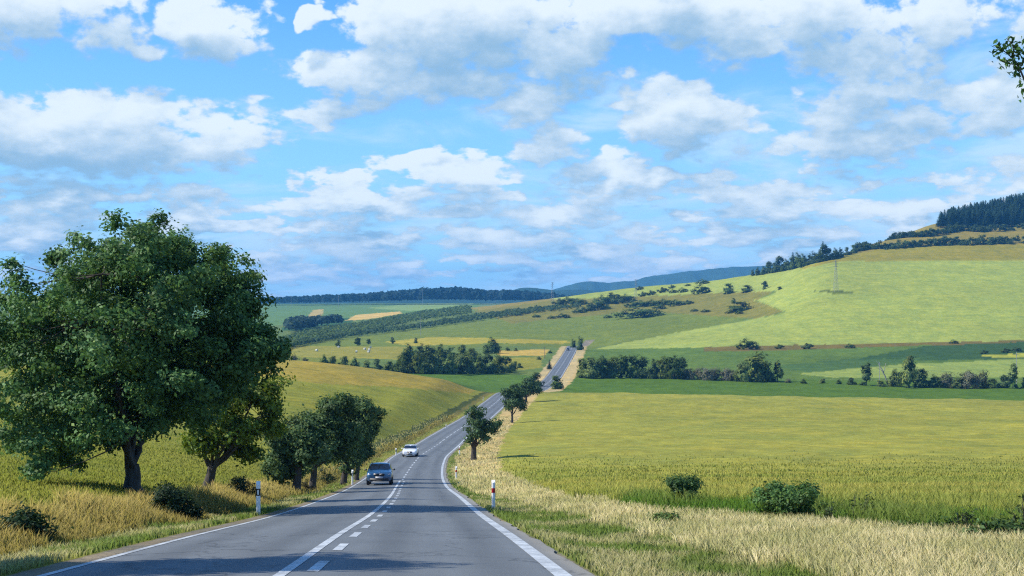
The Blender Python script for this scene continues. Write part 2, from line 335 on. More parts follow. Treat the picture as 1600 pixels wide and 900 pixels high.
# ------------------------------------------------------------------ fields: outlines on the ground, with the crop's own colour
def inpoly(px, py, poly):
    r = np.zeros(px.shape, bool); n = len(poly)
    for i in range(n):
        x1, y1 = poly[i]; x2, y2 = poly[(i + 1) % n]
        if y1 == y2: continue
        c = ((y1 > py) != (y2 > py)) & (px < (x2 - x1) * (py - y1) / (y2 - y1) + x1); r ^= c
    return r
WHEAT_EDGE = [(838, 622), (812, 648), (782, 680), (764, 706), (790, 737), (870, 772), (1000, 792), (1150, 806), (1300, 816), (1450, 826), (1600, 838), (2400, 880)]
FIELDS = [  # (zone, colour, zmin, zmax, outline)
 (0, (120, 150, 105), 1900, 9999, [(-2000, 300), (3000, 300), (3000, 560), (-2000, 560)]),
 (10, (104, 146, 98), 1500, 9999, [(300, 466), (760, 466), (745, 481), (640, 490), (560, 497), (300, 520)]),
 (10, (190, 182, 138), 1500, 9999, [(478, 499), (490, 484), (506, 483), (500, 499)]),
 (10, (135, 172, 122), 1500, 9999, [(570, 481), (660, 474), (745, 472), (735, 478), (640, 486)]),
 (10, (62, 106, 72), 1400, 9999, [(440, 512), (520, 497), (560, 497), (545, 506), (440, 528)]),
 (10, (212, 194, 140), 1500, 9999, [(540, 501), (556, 492), (625, 486.5), (628, 490), (575, 499)]),
 (11, (116, 140, 68), 820, 1900, [(380, 548), (640, 516), (800, 496), (1000, 482), (1200, 488), (1100, 512), (920, 545), (800, 541), (600, 548)]),
 (11, (142, 140, 86), 1200, 1900, [(700, 478), (745, 470), (880, 463), (900, 470), (760, 486)]),
 (11, (128, 134, 72), 1000, 1800, [(740, 486), (880, 467), (1130, 455), (1215, 452), (1180, 470), (1226, 487), (1180, 498), (1000, 486), (800, 505)]),
 (11, (172, 172, 78), 820, 1300, [(600, 534), (680, 526), (880, 532), (900, 537), (780, 536), (640, 541)]),
 (11, (160, 150, 100), 820, 1300, [(640, 508), (735, 489), (740, 493), (660, 510), (560, 521)]),
 (12, (164, 184, 92), 860, 2500, [(920, 547), (1050, 521), (1180, 498), (1230, 488), (1180, 469), (1217, 455), (1130, 457), (1000, 463), (880, 468), (850, 466), (1000, 430), (1170, 410), (1250, 400), (1310, 407), (1400, 408.5), (1600, 407.5), (2600, 407), (2600, 530), (1400, 537), (1250, 541), (1100, 543)]),
 (12, (104, 122, 52), 1000, 1300, [(1272, 454.5), (1300, 453.5), (1336, 457), (1300, 458.5)]),
 (13, (150, 152, 70), 1200, 2500, [(1235, 424), (1320, 398), (1400, 385), (1600, 380), (2600, 380), (2600, 407), (1600, 407.5), (1400, 408.5), (1310, 408)]),
 (13, (148, 144, 80), 1200, 2500, [(1320, 399), (1380, 355), (1600, 280), (2600, 280), (2600, 381), (1600, 381), (1400, 386)]),
 (14, (96, 130, 66), 640, 990, [(905, 592), (905, 546), (1250, 541), (1600, 533), (2600, 533), (2600, 594)]),
 (14, (118, 112, 66), 700, 1000, [(1100, 549), (1100, 542), (1600, 532), (2600, 530), (2600, 536), (1450, 539), (1250, 547)]),
 (14, (62, 100, 62), 640, 990, [(1330, 562), (1445, 541), (1600, 534), (2600, 534), (2600, 553), (1400, 563)]),
 (14, (80, 118, 72), 640, 990, [(1210, 572), (1330, 561), (1440, 560), (1400, 569), (1260, 582)]),
 (14, (146, 174, 108), 640, 990, [(1245, 584), (1400, 570), (1600, 561), (2600, 561), (2600, 590), (1300, 590)]),
 (14, (176, 190, 90), 640, 990, [(1520, 556), (1600, 552), (2600, 552), (2600, 557), (1560, 559)]),
 (15, (86, 124, 46), 470, 655, [(835, 620), (895, 588), (1600, 598), (2600, 598), (2600, 640), (1200, 640)]),
 (16, (152, 158, 82), 560, 990, [(380, 570), (430, 532), (640, 538), (640, 562), (560, 560), (480, 568)]),
 (16, (128, 146, 70), 560, 990, [(380, 575), (440, 556), (560, 562), (560, 590)]),
 (16, (196, 180, 110), 640, 990, [(770, 548), (860, 546), (850, 556), (780, 556)]),
 (16, (150, 156, 72), 640, 990, [(770, 560), (850, 557), (845, 575), (790, 580)]),
 (17, (88, 128, 54), 470, 660, [(380, 600), (560, 578), (640, 583), (800, 584), (850, 590), (800, 616), (740, 625)]),
 (1, (160, 167, 78), 20, 470, WHEAT_EDGE + [(2600, 880), (2600, 560), (860, 560)]),
 (7, (96, 124, 52), 20, 120, [(960, 790), (1000, 779), (1150, 790), (1300, 797), (1450, 806), (1620, 815), (1700, 850), (1600, 846), (1450, 833), (1300, 822), (1150, 811), (1000, 796)]),
 (2, (150, 158, 62), 20, 470, [(-2500, 1400), (-2500, 520), (430, 545), (640, 575), (768, 592), (742, 630), (690, 662), (640, 686), (585, 712), (480, 745), (250, 790), (0, 840), (-800, 1200)]),
 (2, (174, 162, 72), 300, 470, [(380, 545), (430, 545), (640, 575), (772, 592), (735, 615), (640, 606), (520, 600), (380, 585)]),
]
def classify(X, Z, h):
    """zone and colour of each ground point"""
    Zs = np.maximum(Z, 5.0); px = 800 + F * X / Zs; py = HY - F * h / Zs
    jit = np.clip(300 / Zs, .5, 6)
    pxj = px + (fbm(X / 3 + 5, Z / 3, 3) - .5) * 14 * jit; pyj = py + (fbm(X / 3, Z / 3 + 9, 3) - .5) * 2.0 * jit
    zone = np.zeros(X.shape, int); col = np.empty(X.shape + (3,)); col[...] = alb(112, 138, 68)
    L = lat_of(X, Z); Lj = L + (fbm(X / 1.3, Z / 2.6, 3) - .5) * 1.6
    near = Z < 470
    def put(m, z, c): zone[m] = z; col[m] = alb(*c)
    put(near & (L < 0), 5, (168, 152, 78)); put(near & (L >= 0), 3, (208, 194, 132))
    for z, c, z0, z1, poly in FIELDS:
        m = (Zs > z0) & (Zs < z1); k = np.nonzero(m)
        if len(k[0]) == 0: continue
        ok = inpoly(pxj[k], pyj[k], poly)
        sel = tuple(a[ok] for a in k); zone[sel] = z; col[sel] = alb(*c) * ((1.0, 1.0, .95) if z == 12 else (1.10, 1.03, .66) if z >= 10 else (1, 1, .92))
    zm = Zs < 1000
    # verges follow the road
    put(zm & (Lj > 3.2) & (Lj < 6.2 - np.clip(Z - 40, 0, 60) * .03), 4, (128, 146, 66))
    put(zm & (Z > 150) & (Lj > 4.6) & (Lj < 9.5), 3, (206, 188, 130))
    put(zm & (Lj < -3.2) & (Lj > -7.3) & (Z < 470), 5, (126, 124, 62))
    put(zm & (Lj < -3.2) & (Lj > -5.2), 4, (138, 146, 66))
    put((Z > 520) & zm & (np.abs(Lj) > 3.2) & (np.abs(Lj) < 8), 3, (206, 192, 140))
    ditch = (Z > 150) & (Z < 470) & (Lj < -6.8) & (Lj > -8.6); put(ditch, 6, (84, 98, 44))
    put((np.abs(L) < 3.74) & (Z < 1120), 8, (146, 142, 126))
    return zone, col

def build_ground():
    uu = np.concatenate([np.linspace(-1.3, -.5, 50)[:-1], np.linspace(-.5, .5, 900), np.linspace(.5, 1.3, 50)[1:]])
    zz = np.exp(np.linspace(math.log(8), math.log(3800 + 25), 640)) - 25
    Zg, Ug = np.meshgrid(zz, uu, indexing='ij'); Xg = Ug * (Zg + 25)
    H = ground(Xg, Zg); zone, col = classify(Xg, Zg, H)
    nz, nu = Xg.shape; idx = np.arange(nz * nu).reshape(nz, nu)
    Fc = np.stack([idx[:-1, :-1], idx[:-1, 1:], idx[1:, 1:], idx[1:, :-1]], -1).reshape(-1, 4)
    V = np.stack([Xg, Zg, H], -1).reshape(-1, 3); col = col.reshape(-1, 3)
    fz = zone[:-1, :-1].ravel()
    names = {1: 'wheat_field', 2: 'crop_field', 12: 'hill_field', 13: 'hill_pasture', 15: 'green_field', 11: 'hill_meadow', 10: 'far_field', 14: 'valley_field', 16: 'valley_meadow', 17: 'green_meadow'}
    grp = np.array([z if z in names else 0 for z in range(32)])[fz]
    for z in [0] + list(names):
        f = Fc[grp == z]
        if not len(f): continue
        used, invx = np.unique(f, return_inverse=True)
        me = mesh_np(names.get(z, 'ground'), V[used], invx.reshape(-1, 4), col[used], 'albedo', True)
        tag(link(names.get(z, 'ground'), me, M['ground']), kind='structure')
build_ground()
# the plain that runs on to the horizon
def far_plain():
    V = []; Fc = []; us = np.linspace(-1.3, 1.3, 60)
    rows = [3780, 4200, 5200, 6500, 7800, 9000]
    for z in rows:
        for u in us:
            x = u * (z + 25); h = float(ground(u * 3805, 3779.)) - .5 - (z - 3780) * (.02 if z < 5000 else .004) - (20 if z > 4100 else 0); V.append((x, z, h))
    n = len(us)
    for j in range(len(rows) - 1):
        for i in range(n - 1): Fc.append((j * n + i, j * n + i + 1, (j + 1) * n + i + 1, (j + 1) * n + i))
    me = mesh_np('terrain', V, Fc, np.tile(alb(105, 135, 85), (len(V), 1)), 'albedo', True)
    tag(link('terrain', me, M['ground']), kind='structure')
far_plain()
def far_hills():
    def ridge(name, pts, z0, depth, col, seed):
        px = np.linspace(pts[0][0], pts[-1][0], 260); py = np.interp(px, [p[0] for p in pts], [p[1] for p in pts])
        py = _sm(py, 2) - 3.0 + (fbm(px / 14 + seed, px * 0 + seed, 5) - .5) * 3.0
        V = []; n = len(px); prof = [(-.5, 0.0), (-.36, .25), (-.22, .55), (-.1, .83), (0, 1), (.2, .7), (.5, 0)]
        for t, hh in prof:
            for i in range(n):
                z = z0 + t * depth + (fbm(np.array([px[i] / 22. + seed]), np.array([t * 3 + 3.]))[0] - .5) * depth * .25 * (1 - hh * .7)
                top = (HY - py[i]) * z0 / F; bot = -60.0
                V.append((toX(px[i], z0), z, bot + (top - bot) * hh))
        Fc = [(j * n + i, j * n + i + 1, (j + 1) * n + i + 1, (j + 1) * n + i) for j in range(len(prof) - 1) for i in range(n - 1)]
        o = link(name, mesh_np(name, V, Fc, np.tile(alb(*col), (len(V), 1)), 'albedo', True), M['ground']); tag(o, kind='structure')
    ridge('mountains', [(700, 475), (800, 470), (845, 462), (885, 449), (912, 443), (950, 444), (990, 442), (1015, 435), (1062, 428), (1112, 423), (1167, 419), (1300, 412), (1500, 425), (1800, 440)], 6800, 1800, (64, 92, 66), 3)
    ridge('hills', [(-700, 462), (-200, 466), (200, 468), (440, 468), (560, 466), (700, 462), (790, 458), (815, 452.5), (842, 452), (860, 458), (890, 455), (960, 458), (1050, 466), (1200, 474), (1500, 478)], 4900, 1100, (52, 82, 56), 8)
far_hills()

# ------------------------------------------------------------------ road and its paint
def road_mat():
    m, g, out = new_mat('asphalt'); uv = g.node('ShaderNodeUVMap'); uv.uv_map = 'UVMap'; p = uv.outputs[0]
    sx = g.sep(p); tc = g.node('ShaderNodeTexCoord').outputs['Object']
    grain = g.noise(tc, 38, 3, .7); patch = g.noise(g.vm('MULTIPLY', p, (1.1, .05, 0)), 1.0, 5, .6); blot = g.noise(tc, .5, 5, .65)
    a = g.m('ABSOLUTE', sx[0])
    trk = g.m('ABSOLUTE', g.m('SUBTRACT', a, 1.72)); trk = g.m('ABSOLUTE', g.m('SUBTRACT', trk, .78))
    worn = g.rng(trk, .0, .55, 1.0, 0.0, True)                      # tyre-polished tracks
    f = g.m('MULTIPLY_ADD', grain, .55, .72); f = g.m('MULTIPLY', f, g.m('MULTIPLY_ADD', patch, .7, .66)); f = g.m('MULTIPLY', f, g.m('MULTIPLY_ADD', blot, .4, .8))
    f = g.m('MULTIPLY', f, g.m('MULTIPLY_ADD', worn, -.20, 1.07))
    c = g.mix(g.rng(a, 3.25, 3.55), (.110, .120, .122, 1), (.20, .188, .155, 1))
    ck = g.node('ShaderNodeTexVoronoi', feature='DISTANCE_TO_EDGE'); g.put(ck.inputs['Vector'], g.vm('ADD', g.vm('MULTIPLY', p, (.30, .16, 0)), g.vm('MULTIPLY', g.noise(p, 1.2, 4, .6, 1), (.5, .5, 0)))); ck.inputs['Scale'].default_value = 1.0
    crack = g.rng(ck.outputs[0], .003, .012, .62, 1.0); f = g.m('MULTIPLY', f, crack)
    b = g.node('ShaderNodeBsdfPrincipled'); b.inputs['Roughness'].default_value = .72; b.inputs['Specular IOR Level'].default_value = .35
    g.put(b.inputs['Base Color'], g.mix(1.0, c, g.com(f, f, f), 'MULTIPLY'))
    bu = g.node('ShaderNodeBump'); bu.inputs['Strength'].default_value = .5; bu.inputs['Distance'].default_value = .012
    g.put(bu.inputs['Height'], grain); g.l.new(bu.outputs[0], b.inputs['Normal'])
    g.l.new(b.outputs[0], out.inputs[0]); return m
def paint_mat():
    m, g, out = new_mat('road_paint'); tc = g.node('ShaderNodeTexCoord').outputs['Object']
    n = g.noise(tc, 14, 6, .7); n2 = g.noise(tc, 1.3, 4, .6)
    f = g.rng(g.m('ADD', n, g.m('MULTIPLY', n2, .8)), .70, 1.05)
    b = g.node('ShaderNodeBsdfPrincipled'); b.inputs['Roughness'].default_value = .6
    g.put(b.inputs['Base Color'], g.mix(f, (.19, .20, .20, 1), (.50, .53, .53, 1)))
    g.l.new(b.outputs[0], out.inputs[0]); return m
M['road'] = road_mat(); M['paint'] = paint_mat()
def road_pt(Z, lat, dz=0.0):
    x = road_x(Z); d = road_dx(Z); k = 1 / math.sqrt(1 + d * d)
    crown = -.02 * abs(lat)
    return (x + lat * k, Z - lat * d * k, road_h(Z) + crown + dz)
def strip(zs, l0, l1, dz, nl=1, jitter=0.0):
    V = []; uv = []; n = nl + 1
    for z in zs:
        for i in range(n):
            l = l0 + (l1 - l0) * i / nl
            if jitter and i in (0, nl): l += (vnoise(z * .9, i * 7.) - .5) * jitter
            V.append(road_pt(z, l, dz + z * 1.5e-5)); uv.append((l, z))
    Fc = [(j * n + i, j * n + i + 1, (j + 1) * n + i + 1, (j + 1) * n + i) for j in range(len(zs) - 1) for i in range(nl)]
    return V, Fc, uv
def build_road():
    zs = np.concatenate([np.arange(-25, 60, .5), np.arange(60, 250, 1.5), np.arange(250, 1180, 4)])
    V, Fc, uv = strip(zs, -3.64, 3.64, 0, 12, .16)
    me = mesh_np('road', V, Fc, smooth=True); u = me.uv_layers.new(name='UVMap'); uv = np.array(uv, np.float32)
    idx = np.empty(len(me.loops), np.int32); me.loops.foreach_get('vertex_index', idx); u.data.foreach_set('uv', uv[idx].ravel())
    tag(link('road', me, M['road']), kind='structure')
    VV = []; FF = []
    def add(z0, z1, l0, l1, dz=.006, step=1.5):
        k = max(2, int((z1 - z0) / step) + 1); v, f, _ = strip(np.linspace(z0, z1, k), l0, l1, dz); b = len(VV); VV.extend(v); FF.extend([tuple(i + b for i in q) for q in f])
    add(-25, 1170, 3.15, 3.37); add(-25, 1170, -3.35, -3.22)
    add(-25, 112, -.24, -.09)
    z = -20.4
    while z < 108: add(z, z + 2.1, .10, .25); z += 4.75
    z = 114
    while z < 215: add(z, z + 3.0, -.08, .08); z += 6.2
    while z < 1160: add(z, z + 6.5, -.08, .08); z += 9.
    tag(link('road_markings', mesh_np('road_markings', VV, FF), M['paint']), kind='structure')
build_road()

# ------------------------------------------------------------------ plants: leaves, trunks
def leaf_quads(P, Nn, size, aspect=.55, curl=.25):
    n = len(P); a = R.normal(size=(n, 3)); Nn = Nn / (np.linalg.norm(Nn, axis=1, keepdims=True) + 1e-9)
    t = a - (a * Nn).sum(1, keepdims=True) * Nn; t /= np.linalg.norm(t, axis=1, keepdims=True) + 1e-9; b = np.cross(Nn, t)
    s = size[:, None]
    v0 = P - t * s * .5; v2 = P + t * s * .5 - Nn * s * curl * .3; v1 = P + b * s * aspect * .5 + Nn * s * curl * .25; v3 = P - b * s * aspect * .5 + Nn * s * curl * .25
    V = np.stack([v0, v1, v2, v3], 1).reshape(-1, 3); Fc = np.arange(4 * n).reshape(n, 4)
    return V, Fc
def tint(n, base, var=.3, yellow=.15):
    b = np.array(base); f = 1 + (R.random((n, 1)) - .5) * 2 * var
    c = b * f; y = R.random((n, 1)) < yellow
    return np.where(y, c * np.array([1.55, 1.25, .8]), c)
def crown_points(lobes, nclump, per, spread, fill=.35):
    """leaf clumps spread through the outer part of each lobe; lobes: (x,y,z,rx,ry,rz)"""
    L = np.array(lobes, float); w = L[:, 3] * L[:, 5] + .001; w = w / w.sum()
    nt = nclump // 10 if nclump > 400 else max(8, nclump // 4); k = R.choice(len(L), nt, p=w)                      # branch tips on each lobe
    d = R.normal(size=(nt, 3)); d /= np.linalg.norm(d, axis=1, keepdims=True)
    r = np.where(R.random(nt) < fill, R.random(nt) ** .5 * .75, .62 + R.random(nt) ** 1.5 * .46)
    tip = L[k, :3] + d * L[k, 3:6] * r[:, None]; tt = R.random(nt)
    j = R.integers(0, nt, nclump); sg = np.clip(L[k[j], 3] * .17, spread * .5, .7)
    cc = tip[j] + R.normal(size=(nclump, 3)) * sg[:, None] * np.array([1, 1, .7]) + d[j] * (R.random(nclump) ** 2 * L[k[j], 3] * .12)[:, None]
    clump_up = np.repeat(d[j], per, 0)
    off = R.normal(size=(nclump * per, 3)) * spread * np.array([1, 1, .75])
    P = np.repeat(cc, per, 0) + off
    Nn = clump_up * .7 + off / (spread + 1e-6) * .3 + np.array([0, 0, .5]) + R.normal(size=P.shape) * .5
    ctint = np.repeat(.65 * tt[j] + .35 * R.random(nclump), per)
    return P, Nn, cc, ctint
def tube(path, radii, n=7):
    P = np.array(path, float); V = []; Fc = []
    for i, p in enumerate(P):
        t = P[min(i + 1, len(P) - 1)] - P[max(i - 1, 0)]; t /= np.linalg.norm(t) + 1e-9
        a = np.cross(t, [0.3, 1, 0.1]); a /= np.linalg.norm(a) + 1e-9; b = np.cross(t, a)
        for k in range(n):
            th = 2 * math.pi * k / n; V.append(p + radii[i] * (a * math.cos(th) + b * math.sin(th)))
    for i in range(len(P) - 1):
        for k in range(n): Fc.append((i * n + k, i * n + (k + 1) % n, (i + 1) * n + (k + 1) % n, (i + 1) * n + k))
    return V, Fc
def limb(a, b, r0, r1, sag=.15, seg=6, n=7):
    a = np.array(a, float); b = np.array(b, float); L = np.linalg.norm(b - a); j = R.normal(size=(seg + 1, 3)) * L * (.035 if r0 < .08 else .016); j[0] = j[-1] = 0
    t = np.linspace(0, 1, seg + 1)[:, None]; pts = a + (b - a) * t + np.array([0, 0, 1.]) * (np.sin(t * math.pi) * L * -sag) + j
    return tube(pts, list(r0 + (r1 - r0) * t[:, 0] ** .8), n), pts
def merge(parts):
    V = []; Fc = []
    for v, f in parts: b = len(V); V.extend(v); Fc.extend([tuple(i + b for i in q) for q in f])
    return V, Fc
def trunk_parts(base_r, fork, lobes, twigs, stems=1, lean=(0, 0)):
    """one trunk that forks into limbs reaching the lobes, with twigs to leaf clumps; root flare at the ground"""
    parts = []; f = np.array([lean[0], lean[1], fork], float)
    path = [(0, 0, -.4), (0.02, 0, .0), (lean[0] * .15, lean[1] * .15, fork * .2), (lean[0] * .5 + .04, lean[1] * .5, fork * .6), tuple(f)]
    parts.append(tube(path, [base_r * 1.55, base_r * 1.3, base_r, base_r * .88, base_r * .8], 10))
    ends = []
    L = sorted(lobes, key=lambda q: -q[3])[:9]
    for q in L:
        st = f + R.normal(size=3) * base_r * .25 - np.array([0, 0, R.random() * fork * .35])
        (tv, pts) = limb(st, np.array(q[:3]) + np.array([0, 0, q[5] * .15]), base_r * (.3 + .2 * R.random()), base_r * .1, .10)
        parts.append(tv); ends.append(pts)
    for c in twigs:
        best = None
        for pts in ends:
            d = np.linalg.norm(pts[2:] - c, axis=1); k = int(np.argmin(d))
            if best is None or d[k] < best[0]: best = (d[k], pts[2 + k])
        if best and best[0] < 6: parts.append(limb(best[1], c, base_r * .09, base_r * .025, .05, 4, 4)[0])
    return merge(parts)
def make_tree(name, loc, lobes, label, cat='tree', group=None, nclump=700, per=26, spread=.3, lsize=.2, col=(.035, .075, .03), base_r=.35, fork=1.8, ntwig=60, fill=.3, yellow=.12, lean=(0, 0), aspect=.6, var=.35, extra=None):
    root = empty(name, loc); tag(root, label, cat, group)
    P, Nn, cc, ct = crown_points(lobes, nclump, per, spread, fill)
    ok = P[:, 2] > .3; P, Nn, ct = P[ok], Nn[ok], ct[ok]; sz = lsize * (.65 + .7 * R.random(len(P)))
    if extra: P = np.concatenate([P, extra[0]]); Nn = np.concatenate([Nn, R.normal(size=extra[0].shape) * .7 + [0, 0, .5]]); ct = np.concatenate([ct, R.random(len(extra[0]))]); sz = np.concatenate([sz, .085 * (.75 + .6 * R.random(len(extra[0])))])
    V, Fc = leaf_quads(P, Nn, sz, aspect); tc = tint(len(P), col, var, yellow) * (.72 + .56 * ct[:, None])
    link('crown', mesh_np('crown', V, Fc, np.repeat(tc, 4, 0)), M['leaf'], root)
    tw = cc[R.choice(len(cc), min(ntwig, len(cc)), replace=False)]
    V, Fc = trunk_parts(base_r, fork, lobes, tw, lean=lean)
    if extra: V, Fc = merge([(V, Fc)] + extra[1])
    link('trunk', mesh_np('trunk', V, Fc, smooth=True), M['bark'], root)
    return root
def px_lobes(base, Z, L, depth=.8, layers=2, shrink=.93):
    """crown lobes measured on the picture (x, y, radius) -> metres from the tree's foot, given depth all round the trunk"""
    s = F / Z; out = []
    cx = np.mean([l[0] for l in L]); hw = max(abs(l[0] - cx) for l in L) + 1
    for (x, y, r, *o) in L:
        lx = (x - base[0]) / s; lz = (base[1] - y) / s; rr = r / s * shrink
        room = math.sqrt(max(.08, 1 - ((x - cx) / hw) ** 2)) * hw / s * depth
        for k in range(layers):
            dy = (-1 + 2 * (k + .5) / layers) * room * .75 + (R.random() - .5) * .5
            out.append((lx, dy, lz, rr, max(rr, room * .6), rr * .92))
    return out
def place_px(px, py, Z):
    X = toX(px, Z); return (X, Z, float(ground(X, Z)))

GT = 'roadside trees along the left verge'
b = (207, 765); Zt = 50
big = [(205, 378, 48), (160, 400, 46), (250, 395, 48), (190, 440, 80), (285, 430, 60), (340, 420, 42), (72, 402, 22), (58, 440, 40), (30, 480, 38), (100, 470, 64), (28, 530, 40), (110, 540, 70),
       (210, 520, 90), (300, 500, 76), (375, 480, 52), (412, 515, 36), (380, 550, 56), (300, 590, 72), (215, 610, 80), (120, 620, 66), (55, 610, 46), (62, 660, 40), (125, 685, 50), (104, 700, 30), (122, 718, 18),
       (190, 650, 46), (262, 645, 50), (330, 590, 46), (12, 620, 22), (420, 545, 28)]
make_tree('roadside_tree', place_px(b[0], b[1], Zt), px_lobes(b, Zt, big, .95, 3), 'largest dark green roadside tree, broad round crown on a thick forked trunk at left', 'tree', GT,
          nclump=6600, per=22, spread=.15, lsize=.15, col=(.088, .172, .052), base_r=.30, fork=.9, ntwig=170, fill=.16, yellow=.10)
b = (325, 752); Zt = 64
make_tree('roadside_tree', place_px(b[0], b[1], Zt), px_lobes(b, Zt, [(345, 610, 52), (300, 640, 38), (400, 606, 44), (320, 670, 34), (405, 645, 38), (365, 655, 48), (425, 610, 26), (300, 690, 22), (380, 690, 26)], .9, 2),
          'smaller yellow-green tree behind the right side of the largest tree', 'tree', GT, nclump=620, per=20, spread=.2, lsize=.2, col=(.135, .205, .036), base_r=.24, fork=1.0, ntwig=60, fill=.3, yellow=.25, lean=(.2, 0))
for (bx, by, Zt, L, lab, rr) in [
    ((463), 742, 84, [(462, 650, 34), (440, 676, 30), (478, 680, 32), (430, 650, 18), (455, 700, 24), (436, 705, 22), (490, 650, 28)], 'leafy tree with low crown, nearest of the clump behind the yellow-green tree', .26),
    ((488), 733, 93, [(505, 625, 32), (530, 606, 24), (520, 650, 38), (500, 680, 30), (482, 640, 26), (540, 660, 26)], 'leaning tree in the middle of the roadside clump left of the blue car', .24),
    ((537), 722, 106, [(545, 612, 24), (565, 605, 20), (560, 640, 28), (540, 660, 28), (578, 610, 18), (545, 690, 20), (588, 625, 10)], 'tree with the clump\'s highest right crown, above the blue car', .25),
    ((557), 717, 116, [(560, 655, 22), (572, 640, 16), (555, 680, 18), (566, 672, 15)], 'thin-trunked last tree of the roadside clump, behind the blue car', .2)]:
    make_tree('roadside_tree', place_px(bx, by, Zt), px_lobes((bx, by), Zt, L, .9, 2), lab, 'tree', GT, nclump=800, per=18, spread=.2, lsize=.2, col=(.082, .138, .050), base_r=rr, fork=1.5, ntwig=50, fill=.3, yellow=.12, lean=(.15, 0))
GR = 'roadside trees along the right verge'
for (bx, by, Zt, L, lab, rr, n) in [
    (740, 715, 168, [(742, 652, 16), (748, 668, 18), (765, 660, 14), (733, 680, 9), (755, 676, 14), (736, 640, 9), (775, 655, 8), (728, 668, 8), (752, 640, 9)], 'scraggly small tree on the right verge at the bend, thick dark trunk', .36, 230),
    (800, 650, 300, [(803, 612, 15), (793, 602, 10), (812, 618, 12), (806, 598, 9), (795, 622, 9), (814, 603, 8)], 'round tree on a bare thin trunk between road and wheat', .26, 300),
    (822, 612, 395, [(822, 590, 12), (815, 598, 10), (832, 585, 11), (838, 592, 8), (826, 580, 7)], 'dark bushy tree just behind the round tree at the dip', .32, 320)]:
    make_tree('roadside_tree', place_px(bx, by, Zt), px_lobes((bx, by), Zt, L, .9, 2, .8), lab, 'tree', GR, nclump=n, per=18, spread=.05 + Zt * .0011, lsize=.18 + Zt * .0008, col=(.07, .125, .048), base_r=rr, fork=2.0, ntwig=60, fill=.3, yellow=.1)
# branch reaching into the picture from a tree beside the right verge, and the tree whose shade falls across the near road
Zb = 19.0; tb = toX(2060, Zb)
lob = []; sB = F / Zb; gB = float(ground(tb, Zb))
loc_b = lambda x, y, d=0.0: np.array([(x - 800) / sB - tb, d, (HY - y) / sB - gB])
for (x, y, r) in [(1665, 80, 42), (1670, 130, 36), (1720, 60, 80), (1770, 160, 70), (1850, 20, 130), (1850, -90, 130), (1950, 90, 130), (1760, -60, 80), (2060, -60, 150), (2150, 60, 140)]:
    lob.append((*loc_b(x, y, (R.random() - .5) * 1.6), r / sB, max(.08, r / sB * .8), r / sB))
BOUGH = [[(1680, 200), (1630, 172), (1605, 140), (1592, 112), (1584, 92), (1568, 78), (1550, 72)], [(1592, 112), (1602, 90), (1600, 66)], [(1588, 100), (1570, 100), (1556, 92)], [(1584, 92), (1580, 72), (1572, 60)], [(1605, 140), (1598, 148)], [(1600, 120), (1618, 100), (1625, 70)]]
ex_t = []; ex_p = []
for bi, path in enumerate(BOUGH):
    pts = [loc_b(x, y, -.05 + .05 * math.sin(i * 1.7 + bi)) for i, (x, y) in enumerate(path)]
    ex_t.append(tube(pts, list(np.linspace(.022 if bi == 0 else .010, .004, len(pts))), 5))
    for i in range(len(pts) - 1):
        if bi == 0 and i < 2: n_l = 16
        elif bi == 0 and i < 3: n_l = 8
        else: n_l = 24
        for k in range(n_l): ex_p.append(pts[i] + (pts[i + 1] - pts[i]) * R.random() + R.normal(size=3) * .055)
make_tree('verge_tree', (tb, Zb, gB), lob, 'broad leaved tree reaching one leafy branch into the sky at upper right', 'tree', None, nclump=900, per=7, spread=.09, lsize=.115, col=(.06, .14, .04), base_r=.13, fork=2.2, ntwig=90, fill=.5, yellow=.25, aspect=.48, extra=(np.array(ex_p), ex_t))
sx = -13.8; sz = 18.6
make_tree('verge_tree', (sx, sz, float(ground(sx, sz))), [(0, 0, 6.4, 1.9, 1.5, 1.5), (.8, .6, 7.4, 1.8, 1.4, 1.4), (-1, -.4, 7.2, 1.9, 1.4, 1.6), (.2, 0, 8.7, 1.5, 1.2, 1.1), (1.9, .2, 6.6, 1.5, 1.1, 1.1), (1.2, -.6, 8, 1.3, 1, 1)], 'tree outside the left edge shading the nearest stretch of road', 'tree', None, nclump=1300, per=18, spread=.2, lsize=.2, base_r=.2, fork=2.4, ntwig=20)

